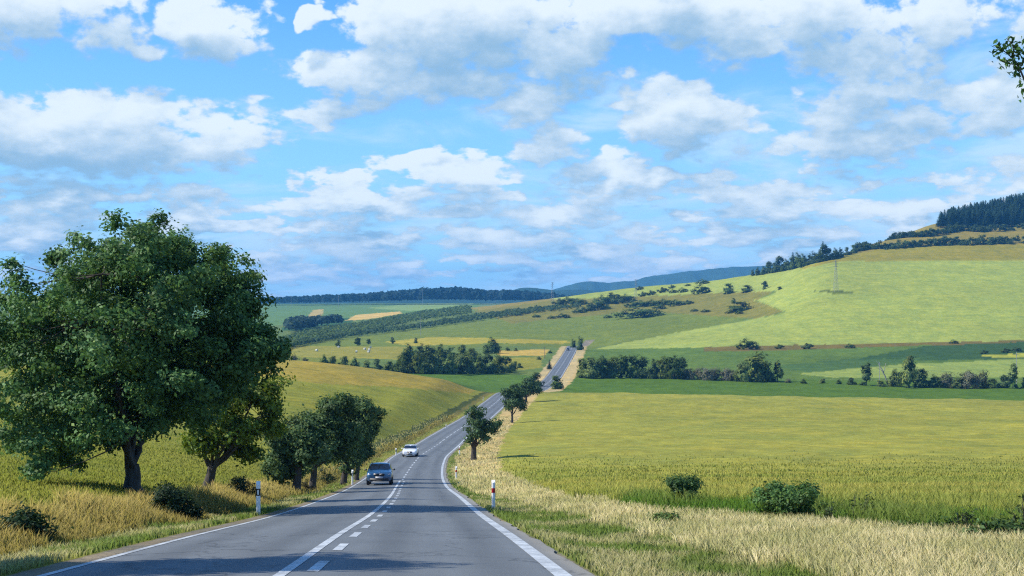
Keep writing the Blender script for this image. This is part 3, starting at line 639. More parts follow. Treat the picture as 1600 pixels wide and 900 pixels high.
# ------------------------------------------------------------------ far trees and shrubs: a few shapes, copied one by one
def proto(lobes, nclump, per, spread, lsize, col, trunk_r=.25, trunk_h=2.0, var=.35, fill=.2):
    P, Nn, cc, ct = crown_points(lobes, nclump, per, spread, fill); ok = P[:, 2] > .05; P, Nn, ct = P[ok], Nn[ok], ct[ok]
    ctr = P.mean(0) * [1, 1, .8]; out = (P - ctr) / (np.abs(P - ctr).max(0) + .1); out /= np.linalg.norm(out, axis=1, keepdims=True) + .05   # leaves face outward and up to the light
    Nn = out + Nn / (np.linalg.norm(Nn, axis=1, keepdims=True) + 1e-6) * .45 + [0, 0, .25]
    V, Fc = leaf_quads(P, Nn, lsize * (.7 + .6 * R.random(len(P))), .75, .1); c = np.repeat(tint(len(P), col, var, .1) * (.7 + .6 * ct[:, None]), 4, 0)
    mi = np.zeros(len(Fc), np.int32)
    if trunk_r > 0:
        tv, tf = tube([(0, 0, -.6), (0, 0, .3), (.1, 0, trunk_h * .6), (.05, 0, trunk_h + 1.5)], [trunk_r * 1.4, trunk_r * 1.1, trunk_r, trunk_r * .6], 6)
        Fc = np.concatenate([Fc, np.array(tf) + len(V)]); V = np.concatenate([V, np.array(tv)]); c = np.concatenate([c, np.tile([.05, .045, .035], (len(tv), 1))]); mi = np.concatenate([mi, np.ones(len(tf), np.int32)])
    me = mesh_np('tree_shape', V, Fc, c); me.materials.append(M['far_leaf']); me.materials.append(M['bark'])
    me.polygons.foreach_set('material_index', mi); return me
def lobes_rand(n, h, w, low=.2, top=1.0):
    out = []
    for i in range(n):
        t = low + (top - low) * R.random(); rad = w * .5 * math.sin(math.pi * min(.95, .25 + .62 * (t - low) / (1.0 - low + .01))) ; a = R.random() * 6.283
        r = w * (.16 + .12 * R.random()); out.append((math.cos(a) * max(0, rad - r) * .9, math.sin(a) * max(0, rad - r) * .9, max(r * .6, h * t - r), r, r, r * .9))
    out.append((0, 0, h * (low + top) / 2 * .95, w * .3, w * .3, h * (top - low) * .38)); return out
G1 = (.096, .150, .038); G2 = (.145, .195, .055); G3 = (.078, .122, .040); G4 = (.16, .165, .105)
# unit shapes: 1 m tall; scaled when placed
def unit(me, h):
    co = np.empty(len(me.vertices) * 3, np.float32); me.vertices.foreach_get('co', co); me.vertices.foreach_set('co', co / h); me.update(); return me
ROUND = [unit(proto(lobes_rand(11, 10, 9.5, .22), 170, 12, .55, .85, c, .3, 2.5), 10) for c in (G1, G2, G3, G1)]
HEDGE = [unit(proto(lobes_rand(13, 10, 12, .02), 200, 12, .6, .9, c, 0), 10) for c in (G1, G2, G3, G2)]
TALL = [unit(proto(lobes_rand(9, 10, 4.5, .05), 120, 12, .4, .7, c, .2, 1.5), 10) for c in (G2, G3)]
GREY = [unit(proto(lobes_rand(12, 10, 13, .0), 150, 12, .7, .8, G4, 0), 10) for k in range(2)]
BUSH = [unit(proto([(x * .9, (R.random() - .5) * 5, z, 2.2, 2.2, 2.2) for x, z in ((-7, 3), (-4, 5), (-1, 6), (2, 5.5), (5, 4.5), (7, 2.5), (0, 3), (3, 3), (-3, 2.5))], 180, 10, .7, 1.0, c, 0), 8.2) for c in (G1, G3)]
def conifer_mesh(col, n=15):
    V = []; Fc = []; cs = []
    for k in range(n):
        t = k / (n - 1); z = 1.2 + 8.8 * t; r = 2.3 * (1 - t) ** .6 + .15; m = max(5, int(15 * (1 - t)) + 3)
        for i in range(m):
            a = 6.283 * (i + R.random() * .8) / m; rr = r * (.75 + .4 * R.random()); d = np.array([math.cos(a), math.sin(a), 0]); q = np.array([-d[1], d[0], 0]); w = .28 + .3 * (1 - t)
            p0 = d * .05 + [0, 0, z + .35]; p1 = d * rr * .6 + q * w + [0, 0, z]; p2 = d * rr + [0, 0, z - .25 - .35 * (1 - t)]; p3 = d * rr * .6 - q * w + [0, 0, z]
            b0 = len(V); V += [p0, p1, p2, p3]; Fc.append((b0, b0 + 1, b0 + 2, b0 + 3)); cs += [np.array(col) * (.7 + .6 * R.random())] * 4
    tv, tf = tube([(0, 0, -.8), (0, 0, 5), (0, 0, 9.9)], [.22, .16, .03], 6); b0 = len(V); V += list(tv); F2 = [tuple(i + b0 for i in q) for q in tf]; cs += [np.array([.05, .04, .03])] * len(tv)
    me = mesh_np('conifer_shape', V, np.array(Fc + F2), np.array(cs)); me.materials.append(M['far_leaf']); me.materials.append(M['bark'])
    mi = np.zeros(len(Fc) + len(F2), np.int32); mi[len(Fc):] = 1; me.polygons.foreach_set('material_index', mi); return unit(me, 10)
CONIF = [conifer_mesh((.032, .062, .030), 15) for k in range(3)]
def put(me, name, X, Z, h, w, label, cat, group=None, sink=.0):
    o = bpy.data.objects.new(name, me); C.objects.link(o)
    o.location = (X, Z, float(ground(X, Z)) - sink); o.scale = (w, w, h); o.rotation_euler = (0, 0, R.random() * 6.283)
    return tag(o, label, cat, group)
def put_px(me, name, px, py, hpx, aspect, label, cat, group=None, zmin=460, fixed_rot=None):
    """stand a plant with its foot where the ground is seen at (px, py); hpx = its height in the picture"""
    X, Z, h = find(px, py, zmin); H = hpx * Z / F
    H *= 1.2 if 'shrub' in name and Z > 900 else 1.0
    o = put(me, name, X, Z, H, H * aspect, label, cat, group, .03 * H)
    if fixed_rot is not None: o.rotation_euler = (0, 0, fixed_rot + (R.random() - .5) * .4)
    return o
pick = lambda L: L[int(R.random() * len(L))]
# trees by the far stretch of the road
put_px(ROUND[0], 'roadside_tree', 870, 608, 26, .95, 'single round tree right of the road in the valley dip', 'tree', GR, 500)
put_px(ROUND[2], 'roadside_tree', 907, 547, 24, .72, 'taller tree of the pair beside the road on the far crest', 'tree', GR, 900)
put_px(ROUND[2], 'roadside_tree', 896, 545, 17, .85, 'shorter tree of the pair beside the road on the far crest', 'tree', GR, 900)
put_px(CONIF[0], 'conifer', 858.5, 577, 15, 1.6, 'small dark conifer left of the road beyond the dip', 'tree', None, 600)
put_px(HEDGE[2], 'shrub', 838, 606, 26, .9, 'dark shrub left of the road next to the bushy tree', 'shrub', None, 490)
# copse left of the road
GC = 'trees of the copse left of the road'
for (px, py, hh) in [(505, 570, 17), (520, 572, 18), (538, 574, 20), (556, 576, 19), (573, 578, 17), (590, 580, 21), (607, 581, 20), (622, 582, 27)]:
    put_px(pick(HEDGE), 'copse_tree', px, py, hh, .95, 'low bushy tree in the line behind the yellow field', 'tree', 'low trees behind the yellow field', 540)
for (px, py, hh) in [(640, 565, 30), (656, 563, 29), (672, 563, 28), (690, 564, 28), (705, 564, 27), (722, 564, 26), (738, 565, 24)]:
    put_px(pick(ROUND + HEDGE), 'copse_tree', px, py, hh, .95, 'dark tree in the back row of the copse left of the road', 'tree', GC + ', back row', 560)
for (px, py, hh) in [(634, 583, 36), (652, 584, 35), (668, 584, 37), (683, 584, 33), (700, 584, 36), (716, 584, 33), (731, 584, 36), (747, 584, 33), (763, 584, 34), (778, 583, 32), (793, 582, 27), (803, 580, 18)]:
    put_px(pick(HEDGE), 'copse_tree', px, py, hh, .82, 'bushy tree in the front row of the copse left of the road', 'tree', GC + ', front row', 560)
put_px(HEDGE[0], 'copse_tree', 768, 552, 27, 1.05, 'broad round tree standing alone behind the copse', 'tree', None, 640)
for i, (px, py, hh, w) in enumerate([(528, 541, 12, .9), (559, 540, 15, .95), (576, 538, 10, .9), (613, 537, 11, 1.0), (650, 536, 10, 1.0)]):
    put_px(pick(ROUND), 'field_tree', px, py, hh, w, ['leftmost of the five small trees along the far meadow edge', 'tallest of the five small trees along the far meadow edge', 'small tree just right of the tallest meadow edge tree', 'fourth from left of the meadow edge trees, standing apart', 'rightmost of the five small trees along the meadow edge, above the copse'][i], 'tree', 'small trees along the far meadow edge', 760)
for i, (px, py, hh) in enumerate([(447, 562, 10), (460, 564, 12), (476, 566, 10)]): put_px(GREY[i % 2], 'shrub', px, py, hh, 1.1, 'pale low shrub behind the yellow field, right of the largest tree', 'shrub', 'pale shrubs behind the yellow field', 560)
for i, (px, py, hh) in enumerate([(793, 548, 6), (806, 548, 5), (860, 552, 5), (842, 562, 6), (812, 575, 8)]): put_px(pick(HEDGE), 'shrub', px, py, hh, 1.3, 'tiny shrub in the meadow left of the far road', 'shrub', 'tiny shrubs left of the far road', 640)
# hedgerow right of the road
GH = 'hedgerow trees right of the road'
for (px, py, hh) in [(912, 590, 34), (925, 591, 38), (940, 591, 40), (956, 591, 38), (972, 591, 42), (990, 591, 44), (1004, 591, 36), (1020, 592, 34), (1037, 592, 38), (1052, 592, 42), (1064, 592, 36)]:
    put_px(pick(HEDGE + ROUND), 'hedgerow_tree', px, py, hh, .8, 'green tree of the hedgerow right of the road, behind the bright green field', 'tree', GH, 580)
for (px, py, hh) in [(1078, 593, 24), (1092, 593, 27), (1106, 594, 26), (1120, 594, 27), (1134, 594, 26), (1148, 595, 25)]:
    put_px(pick(GREY), 'shrub', px, py, hh, .85, 'greyish shrub in the gap of the hedgerow right of the road', 'shrub', 'grey shrubs of the hedgerow', 580)
put_px(HEDGE[1], 'hedgerow_tree', 1186, 596, 50, 1.05, 'largest rounded tree at the right end of the hedgerow', 'tree', None, 580)
put_px(HEDGE[1], 'hedgerow_tree', 1160, 596, 34, .9, 'lower tree joined to the left of the largest hedgerow tree', 'tree', None, 580)
put_px(TALL[0], 'hedgerow_tree', 1215, 597, 40, .9, 'narrow tree at the right of the largest hedgerow tree', 'tree', None, 580)
for (px, py, hh, me, w, lab) in [
    (1353, 602, 46, TALL[1], 1.0, 'narrow upright tree standing alone before the pale green field'),
    (1420, 606, 52, ROUND[1], .72, 'taller tree of the ragged clump before the pale green field'), (1398, 604, 30, HEDGE[1], .8, 'low tree left of the ragged clump\'s tallest tree'),
    (1440, 606, 32, HEDGE[2], .9, 'dark shrubby tree right of the ragged clump\'s tallest tree'), (1478, 607, 33, GREY[0], .9, 'greyish rounded shrub left of the bare twiggy shrub'),
    (1515, 607, 38, GREY[1], .85, 'tall greyish twiggy shrub, highest of the grey ones at right'), (1535, 608, 38, GREY[0], .6, 'narrow greyish shrub beside the tall twiggy one'),
    (1582, 606, 46, TALL[0], .8, 'upright leafy tree by the pale pole at the right edge'), (1568, 606, 22, HEDGE[2], .9, 'low dark shrub below the tree by the pale pole'), (1605, 606, 30, HEDGE[0], .8, 'shrub cut by the right edge beyond the wheat')]:
    put_px(me, 'hedgerow_tree' if 'tree' in lab.split(' of ')[0] else 'shrub', px, py, hh, w, lab, 'tree' if 'tree' in lab.split(' of ')[0] and 'shrub' not in lab.split()[1:4] else 'shrub', None, 580)
for (px, py, hh) in [(1256, 599, 8), (1285, 599, 9), (1310, 600, 8), (1330, 601, 12), (1375, 604, 12), (1458, 606, 22), (1496, 608, 20), (1550, 608, 16), (1232, 598, 9)]:
    put_px(pick(GREY + HEDGE), 'shrub', px, py, hh, 1.3, 'low scrub along the ditch behind the bright green field', 'shrub', 'low scrub behind the bright green field', 580)
put_px(BUSH[0], 'shrub', 1168, 546, 16, 1.15, 'dark bush on the lower edge of the light green hillside field', 'shrub', None, 800, 0)
for (px, py, hh) in [(1218, 545, 7), (1262, 545, 9), (1328, 544, 7), (1490, 537, 6), (1538, 553, 6), (1572, 551, 7), (1588, 549, 7)]:
    put_px(pick(BUSH), 'shrub', px, py, hh, 1.2, 'tiny bush on the field margins below the hillside', 'shrub', 'tiny bushes on the field margins', 700, 0)
# shrubs on the hillside
HS = [(1000, 496, 13, 2.6, 'long dark thicket in mid slope, wider than the rest'), (1155, 486, 15, 2.4, 'long thicket right of the slope with a small tree before it'), (1096, 459, 11, 1.2, 'compact round bush below the far blue mountain'),
      (1138, 459, 20, 1.0, 'tall round tree at the left end of the bush row under the hilltop'), (1167, 457, 12, 1.5, 'wide dark bush right beside the tall round tree on the slope'), (1195, 452, 14, .75, 'small upright lone tree right of the bush row on the slope'),
      (1218, 453, 6, 1.3, 'smallest bush right of the small upright tree'), (1098, 444, 6, 1.6, 'flat bush on the skyline field under the blue mountain'), (1146, 473, 9, .9, 'tiny tree standing in front of the long right thicket')]
for (px, py, hh, w, lab) in HS:
    put_px(TALL[1] if 'upright' in lab else (ROUND[0] if 'tree' in lab else BUSH[0]), 'hillside_tree' if 'tree' in lab.split()[:3] else 'hillside_shrub', px, py, hh, w * (1 if 'upright' not in lab else 1.8), lab, 'tree' if 'tree' in lab.split()[:3] else 'shrub', None, 1000, 0)
GS = 'dark shrubs scattered over the hillside'
for (px, py, hh, w) in [(875, 476, 8, 1.5), (890, 475, 9, 1.5), (905, 476, 8, 1.5), (922, 486, 10, 1.2), (935, 484, 14, 1.1), (944, 476, 12, 1.1), (957, 473, 13, 1.2), (970, 474, 11, 1.2), (980, 472, 10, 1.2), (990, 480, 8, 1.6),
                        (1005, 479, 8, 1.8), (1022, 478, 8, 1.8), (1040, 477, 8, 1.8), (1058, 478, 8, 1.6), (1075, 476, 6, 1.4), (1030, 483, 6, 1.6), (1005, 463, 6, 1.2), (1018, 461, 6, 1.2), (1036, 457, 7, 1.2), (1052, 458, 5, 1.2), (1067, 457, 6, 1.3), (1050, 451, 5, 1.0),
                        (880, 497, 6, 1.6), (905, 489, 6, 1.6), (950, 497, 4, 1.6), (838, 496, 4, 1.5), (862, 498, 4, 1.5), (1085, 487, 4, 1.4), (1103, 488, 4, 1.8), (1140, 490, 4, 1.6), (1155, 491, 5, 1.2), (820, 490, 5, 1.8), (805, 493, 5, 1.8), (1075, 447, 3, 1.5), (1000, 453, 5, 1.2)]:
    put_px(pick(BUSH), 'hillside_shrub', px, py, hh, w, 'dark shrub scattered over the middle of the hillside', 'shrub', GS, 1000, 0)
# treeline climbing the hill and the rows near the top
GL = 'trees of the line climbing the right hill'
for i, (px, py, hh) in enumerate([(1176, 430, 12), (1184, 429, 14), (1193, 428, 15), (1202, 426, 20), (1210, 425, 17), (1219, 423, 26), (1228, 422, 20), (1237, 420, 24), (1246, 418, 26), (1255, 416, 22), (1264, 413, 20), (1272, 411, 22), (1280, 409, 22), (1287, 407, 28), (1296, 405, 20), (1305, 403, 18), (1314, 401, 17), (1324, 398, 14), (1334, 395, 13), (1344, 392, 14), (1352, 390, 14), (1360, 388, 10)]):
    put_px(pick(HEDGE[:1] + HEDGE[2:3] + ROUND[2:3]), 'hill_tree', px, py + 1, hh, .85, 'dark broad leaved tree in the line climbing the right hill', 'tree', GL, 1200)
for i, (px, py, hh) in enumerate([(1286, 407, 30), (1239, 420, 26), (1217, 424, 24)]): put_px(CONIF[i], 'conifer', px, py, hh, 1.3, ['highest conifer poking out of the line of trees climbing the hill', 'conifer poking out of the middle of the line climbing the hill', 'lowest conifer poking out of the line climbing the hill'][i], 'tree', None, 1200)
def hedge(label, pts, hgt, n, zmin, name='hedge', col=G3, wid=1.0):
    P = []; 
    W3 = [find(px, py, zmin) for px, py in pts]; T = np.linspace(0, len(W3) - 1, n)
    lob = []; x0, z0, h0 = W3[0]
    for t in T:
        i = min(int(t), len(W3) - 2); f = t - i; X = W3[i][0] * (1 - f) + W3[i + 1][0] * f; Z = W3[i][1] * (1 - f) + W3[i + 1][1] * f
        X += R.normal() * .8; Z += R.normal() * 2 * wid; g = float(ground(X, Z)); r = hgt * (.42 + .3 * R.random()); lob.append((X - x0, Z - z0, g - h0 + r * .75, r * 1.3, r * 1.2, r))
    Pp, Nn, cc, ct = crown_points(lob, n * 20, 8, hgt * .12, .15)
    V, Fc = leaf_quads(Pp, Nn, hgt * .2 * (.7 + .6 * R.random(len(Pp))), .8); c = np.repeat(tint(len(Pp), col, .3, .1) * (.7 + .6 * ct[:, None]), 4, 0)
    me = mesh_np(name, V, Fc, c)
    o = link(name, me, M['far_leaf']); o.location = (x0, z0, h0); return tag(o, label, 'hedge')
hedge('long dark hedge crossing the hill below the conifer wood', [(1340, 391), (1385, 389), (1450, 384), (1520, 382), (1600, 380), (1680, 380)], 6.5, 200, 1300)
hedge('short upper hedge left of the conifer wood on the hilltop', [(1388, 371), (1420, 371), (1450, 370), (1480, 364), (1500, 361)], 6, 90, 1380)
hedge('pale scrubby hedge at the foot of the conifer wood', [(1485, 360), (1530, 362), (1560, 361), (1620, 356)], 6, 60, 1400, col=(.06, .095, .03))
GF = 'conifers of the hilltop wood'
cnt = 0
for k in range(900):
    px = 1470 + R.random() * 190; t = R.random(); 
    Z = 1590 + t * (40 + max(0, px - 1470) * 1.7); X = toX(px, Z)
    if Z < 1585 + max(0, 1500 - px) * .4: continue
    h = 16 + R.random() * 2.5 - max(0, 1490 - px) * .1
    o = put(pick(CONIF), 'forest_conifer', X, Z, h, h * 1.7, 'dark conifer in the dense wood on the right hilltop', 'tree', GF)
    cnt += 1
    if cnt >= 290: break

# far woods and plantations that read as one mass
def mass(name, label, pts, size, col, per=16, jit=.35, kind='stuff'):
    """pts: (X, Z, height) of each small crown"""
    Q = np.array(pts); n = len(Q)
    d = R.normal(size=(n * per, 3)); d /= np.linalg.norm(d, axis=1, keepdims=True); d[:, 2] = np.abs(d[:, 2]) * 1.0 - .25
    base = np.stack([Q[:, 0], Q[:, 1], ground(Q[:, 0], Q[:, 1])], -1); hh = np.repeat(Q[:, 2], per)
    P = np.repeat(base, per, 0) + np.stack([d[:, 0] * hh * size, d[:, 1] * hh * size, hh * (.55 + .45 * d[:, 2])], -1)
    Nn = d + R.normal(size=P.shape) * jit + [0, 0, .5]
    V, Fc = leaf_quads(P, Nn, hh * .42 * (.6 + .6 * R.random(len(P))), .8); ct = np.repeat(R.random(n), per)
    c = np.repeat(tint(len(P), col, .25, .05) * (.75 + .5 * ct[:, None]), 4, 0)
    me = mesh_np(name, V, Fc, c)
    o = link(name, me, M['far_leaf']); return tag(o, label, None, None, kind)
def fill_poly(poly, n, zmin, hgt, zmax=9000):
    xs = [p[0] for p in poly]; ys = [p[1] for p in poly]; out = []
    zt = np.exp(np.linspace(math.log(zmin), math.log(3700), 500))
    while len(out) < n:
        px = min(xs) + R.random() * (max(xs) - min(xs)); py = min(ys) + R.random() * (max(ys) - min(ys))
        if not inpoly(np.array([px]), np.array([py]), poly)[0]: continue
        x = toX(px, zt); y = HY - F * ground(x, zt) / zt; k = np.nonzero(y <= py)[0]
        if len(k): out.append((x[k[0]], zt[k[0]] * (1 + R.normal() * .004), hgt * (.75 + .5 * R.random())))
    return out
mass('plantation', None, fill_poly([(380, 556), (445, 530), (500, 515), (560, 507), (650, 490), (735, 478.5), (738, 491), (650, 503), (575, 520), (500, 534), (440, 548)], 2600, 900, 3.6), .45, (.12, .18, .06))
mass('plantation', None, fill_poly([(380, 562), (442, 541), (550, 523), (650, 510), (740, 495), (800, 487), (880, 480), (908, 478), (908, 482), (800, 495), (650, 515.5), (550, 527.5), (442, 547)], 1300, 900, 3.8), .45, (.085, .135, .055))
mass('woodland', None, fill_poly([(450, 521), (455, 512), (520, 507), (532, 506), (532, 509), (500, 514), (460, 522)], 140, 1300, 11), .5, (.03, .055, .035))
def woods():
    out = []
    for k in range(3200):
        px = -300 + R.random() * 1250; Z = 2950 + R.random() * 480
        top = np.interp(px, [-300, 440, 540, 620, 660, 720, 760, 800, 840, 880, 950], [0, 1, 4, 8, 12, 13, 9, 9, 6, 1, -3])   # the wood stands higher in the middle
        out.append((toX(px, Z), Z, 11 + 8 * R.random() + max(0, top) * 1.7))
    return out
mass('forest', None, woods(), .3, (.020, .040, .030), 12)

# ------------------------------------------------------------------ grass and crops
def blades(P, h, w, cb, ct, lean=.6):
    n = len(P); a = R.random(n) * 6.283; d = np.stack([np.cos(a), np.sin(a), 0 * a], -1); b = R.random(n) * 6.283; l = np.stack([np.cos(b), np.sin(b), 0 * b], -1) * (R.random(n)[:, None] ** .7) * lean
    W = w[:, None]; H = h[:, None]; up = np.array([0, 0, 1.])
    v0 = P - d * W * .5; v1 = P + d * W * .5; m = P + up * H * .55 + l * H * .35; v2 = m - d * W * .36; v3 = m + d * W * .36; v4 = P + up * H * (1 - .25 * lean) + l * H
    V = np.stack([v0, v1, v2, v3, v4], 1).reshape(-1, 3); o = np.arange(n)[:, None] * 5
    Fc = np.concatenate([o + [0, 1, 3], o + [0, 3, 2], o + [2, 3, 4]], 1).reshape(-1, 3)
    c = np.stack([cb, cb, (cb + ct) / 2, (cb + ct) / 2, ct], 1).reshape(-1, 3)
    return V, Fc, c
def scatter(n, z0, z1, u0, u1, power):
    """random ground points, thinner with distance"""
    t = R.random(n); k = 1 - power
    Z = (z0 ** k + t * (z1 ** k - z0 ** k)) ** (1 / k) if abs(k) > 1e-6 else z0 * (z1 / z0) ** t
    u = u0 + R.random(n) * (u1 - u0); X = u * Z; h = ground(X, Z); zone, col = classify(X, Z, h); return X, Z, h, zone, col
GK = 1.75
def grow(name, n, z0, z1, u0, u1, power, zones, spec):
    X, Z, h, zone, col = scatter(n, z0, z1, u0, u1, power); m = np.isin(zone, zones) & (np.abs(lat_of(X, Z)) > 3.62 + R.random(n) * .25); X, Z, h, zone = X[m], Z[m], h[m], zone[m]
    P = np.stack([X, Z, h - .02], -1); hh, ww, cb, ct, keep = spec(X, Z, zone)
    P, hh, ww, cb, ct = P[keep], hh[keep], ww[keep], cb[keep], ct[keep]
    V, Fc, c = blades(P, hh, ww, cb * GK, ct * GK); me = mesh_np(name, V, Fc, c, smooth=True)
    nn = np.repeat(R.normal(size=(len(P), 3)) * .28 + [0, 0, 1.0], 5, 0); nn /= np.linalg.norm(nn, axis=1, keepdims=True); me.normals_split_custom_set_from_vertices(nn.astype(np.float32))   # thin blades shade like the sward they make
    o = link(name, me, M['grass']); tag(o, kind='stuff'); return o
def vary(c, n, v=.22): return np.array(c)[None, :] * (1 + (R.random((n, 1)) - .5) * 2 * v)
def spec_verge(X, Z, zone):
    n = len(X); p = fbm(X / 1.7, Z / 2.5, 3); L = lat_of(X, Z); hh = np.empty(n); cb = np.empty((n, 3)); ct = np.empty((n, 3))
    dry = alb(232, 220, 172); grn = alb(122, 142, 72); gold = alb(206, 178, 116); olive = alb(140, 146, 70)
    k = np.clip((p - .38) * 6, 0, 1)[:, None]
    hh[:] = .16 + .22 * R.random(n)
    cb[:] = olive; ct[:] = dry
    z3 = zone == 3; cb[z3] = (dry * .8 * (1 - .55 * k) + grn * .55 * k)[z3]; ct[z3] = (dry * 1.05 * (1 - .35 * k) + olive * .35 * k)[z3]
    z4 = zone == 4; hh[z4] = (.10 + .13 * R.random(n))[z4]; cb[z4] = (grn * .9 * k + olive * (1 - k))[z4]; ct[z4] = (grn * 1.1 * k + dry * .8 * (1 - k))[z4]
    z5 = zone == 5; tall = (.22 + .42 * np.clip((-L - 4.8) / 2, 0, 1)) * (.5 + 1.0 * p); hh[z5] = (tall * (.75 + .4 * R.random(n)))[z5]
    cb[z5] = (olive * .5)[None, :]; ct[z5] = (gold[None, :] * (.45 + .75 * np.clip((-L - 4.2) / 3, 0, 1))[:, None] + olive[None, :] * .3)[z5]
    z7 = zone == 7; hh[z7] = ((.2 + .5 * R.random(n)) * (.4 + 1.1 * p))[z7]; cb[z7] = alb(84, 118, 46); ct[z7] = (alb(112, 148, 58) * (1 - .5 * k) + alb(176, 172, 104) * .5 * k)[z7]
    ff = 1 + (R.random((n, 1)) - .5) * .45; cb *= ff; ct *= ff
    ww = (.010 + .00035 * Z) * (.7 + .6 * R.random(n)); return hh, ww, cb, ct, np.ones(n, bool)
grow('verge_grass', 330000, 13.5, 75, -.42, .40, .95, [3, 4, 5, 7], spec_verge)
grow('verge_grass', 120000, 60, 330, -.30, .06, .6, [3, 4, 5, 6], spec_verge)
def spec_wheat(X, Z, zone):
    n = len(X); p = fbm(X / 14, Z / 5, 4); e = fbm(X / 3, Z / 3, 2); hh = (.38 + .34 * R.random(n)) * (1 - .55 * sstep(40, 110, Z)); k = np.clip((p - .34) * 3.4, 0, 1)[:, None]
    cb = 1.12 * alb(142, 150, 72) * np.ones((n, 1)); ct = 1.12 * alb(158, 165, 86) * (1 - k) + 1.12 * alb(196, 184, 100) * k
    ff = 1 + (R.random((n, 1)) - .5) * .4; return hh, (.012 + .0004 * Z) * (.7 + .6 * R.random(n)), cb * ff, ct * ff, R.random(n) > sstep(45, 190, Z)
grow('wheat_crop', 260000, 22, 230, -.06, .42, .7, [1], spec_wheat)
def spec_left(X, Z, zone):
    n = len(X); p = fbm(X / 10, Z / 8, 4); hh = .09 + .10 * R.random(n); k = np.clip((p - .34) * 3, 0, 1)[:, None]
    cb = alb(134, 140, 64) * np.ones((n, 1)); ct = alb(148, 154, 72) * (1 - k) + alb(170, 168, 82) * k
    ff = 1 + (R.random((n, 1)) - .5) * .35; return hh, (.014 + .0004 * Z) * (.7 + .6 * R.random(n)), cb * ff, ct * ff, R.random(n) > sstep(60, 190, Z)
grow('field_crop', 170000, 28, 220, -.42, -.03, .7, [2], spec_left)

# bushes and weeds on the verges
def verge_bush(px, py, Z, L, label, col=(.035, .07, .025), n=120, name='bush', ls=.09):
    X, Zz, g = place_px(px, py, Z); g = float(ground(X, Z)); o0 = empty(name, (X, Zz, g)); tag(o0, label, 'bush')
    lob = px_lobes((px, py), Z, L, .9, 2); P, Nn, cc, ct = crown_points(lob, n, 14, .09, .45); ok = P[:, 2] > 0; P, Nn, ct = P[ok], Nn[ok], ct[ok]
    V, Fc = leaf_quads(P, Nn, ls * (.6 + .8 * R.random(len(P))), .5); link('leaves', mesh_np('leaves', V, Fc, np.repeat(tint(len(P), col, .35, .15) * (.7 + .6 * ct[:, None]), 4, 0)), M['leaf'], o0)
    pr = [limb((R.normal() * .05, R.normal() * .05, -.05), c, .014, .004, .02, 4, 4)[0] for c in cc[:26]]; V, Fc = merge(pr); link('stems', mesh_np('stems', V, Fc, smooth=True), M['bark'], o0); return o0
def zat(px, py): return find(px, py, 14)[1]
for (px, py, L, lab, col, n) in [
    (1068, 792, [(1068, 757, 22), (1056, 754, 15), (1082, 758, 15), (1072, 772, 17), (1064, 782, 12)], 'compact dark green bush at the wheat edge, leftmost on the right verge', (.06, .125, .04), 330),
    (1222, 815, [(1205, 784, 30), (1235, 778, 30), (1260, 776, 22), (1190, 800, 20), (1220, 800, 26), (1212, 762, 10), (1262, 800, 18), (1285, 800, 14)], 'widest sprawling green bush at the wheat edge on the right verge', (.075, .15, .04), 560),
    (1040, 824, [(1040, 813, 10), (1030, 816, 9), (1052, 814, 8)], 'low green tuft in the dry grass of the right verge', (.10, .16, .045), 80),
    (1440, 836, [(1440, 826, 14), (1475, 824, 16), (1420, 828, 10), (1500, 830, 12)], 'low green weeds along the wheat edge near the right corner', (.075, .14, .03), 110),
    (1545, 850, [(1545, 830, 18), (1570, 835, 18), (1520, 834, 14), (1590, 842, 16)], 'green weedy bush at the right picture edge below the tall stalks', (.06, .11, .03), 150),
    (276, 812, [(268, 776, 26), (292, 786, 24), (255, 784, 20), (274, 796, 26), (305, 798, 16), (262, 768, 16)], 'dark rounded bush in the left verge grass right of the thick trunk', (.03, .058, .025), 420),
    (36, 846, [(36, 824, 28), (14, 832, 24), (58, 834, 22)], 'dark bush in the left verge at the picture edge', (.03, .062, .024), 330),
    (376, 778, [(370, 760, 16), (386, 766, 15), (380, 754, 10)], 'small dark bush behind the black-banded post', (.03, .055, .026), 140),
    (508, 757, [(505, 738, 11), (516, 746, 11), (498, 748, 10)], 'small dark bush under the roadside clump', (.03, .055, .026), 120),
    (478, 768, [(476, 755, 9), (484, 760, 8)], 'brown-green tussock near the roadside clump', (.05, .05, .025), 50)]:
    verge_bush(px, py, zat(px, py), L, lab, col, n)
def weed(px, py, hpx, label, n=5):
    Z = zat(px, py); X, Zz, g = place_px(px, py, Z); root = empty('weed', (X, Zz, g)); tag(root, label, 'weed'); H = hpx * Z / F; parts = []; P = []
    for k in range(n):
        d = R.normal(size=2) * H * .22; tv, pts = limb((d[0] * .2, d[1] * .2, -.05), (d[0], d[1], H * (.65 + .4 * R.random())), .012, .006, 0, 5, 4); parts.append(tv)
        for p in pts[1:]: P += [p + R.normal(size=3) * .06 for _ in range(9)]
    V, Fc = merge(parts); link('stem', mesh_np('stem', V, Fc), M['bark'], root); P = np.array(P); V, Fc = leaf_quads(P, R.normal(size=P.shape) + [0, 0, .6], .09 * (.6 + .8 * R.random(len(P))), .4)
    link('leaves', mesh_np('leaves', V, Fc, np.repeat(tint(len(P), (.055, .085, .03), .3, .1), 4, 0)), M['leaf'], root)
weed(1338, 822, 46, 'pair of thin upright stalks left of the low weeds at the wheat edge', 4); weed(1592, 846, 68, 'tallest leafy stalks at the right picture edge', 6); weed(1295, 822, 30, 'grey-green stalks at the right end of the widest bush', 5); weed(1505, 838, 40, 'thin stalks between the low weeds and the tallest stalks', 5)

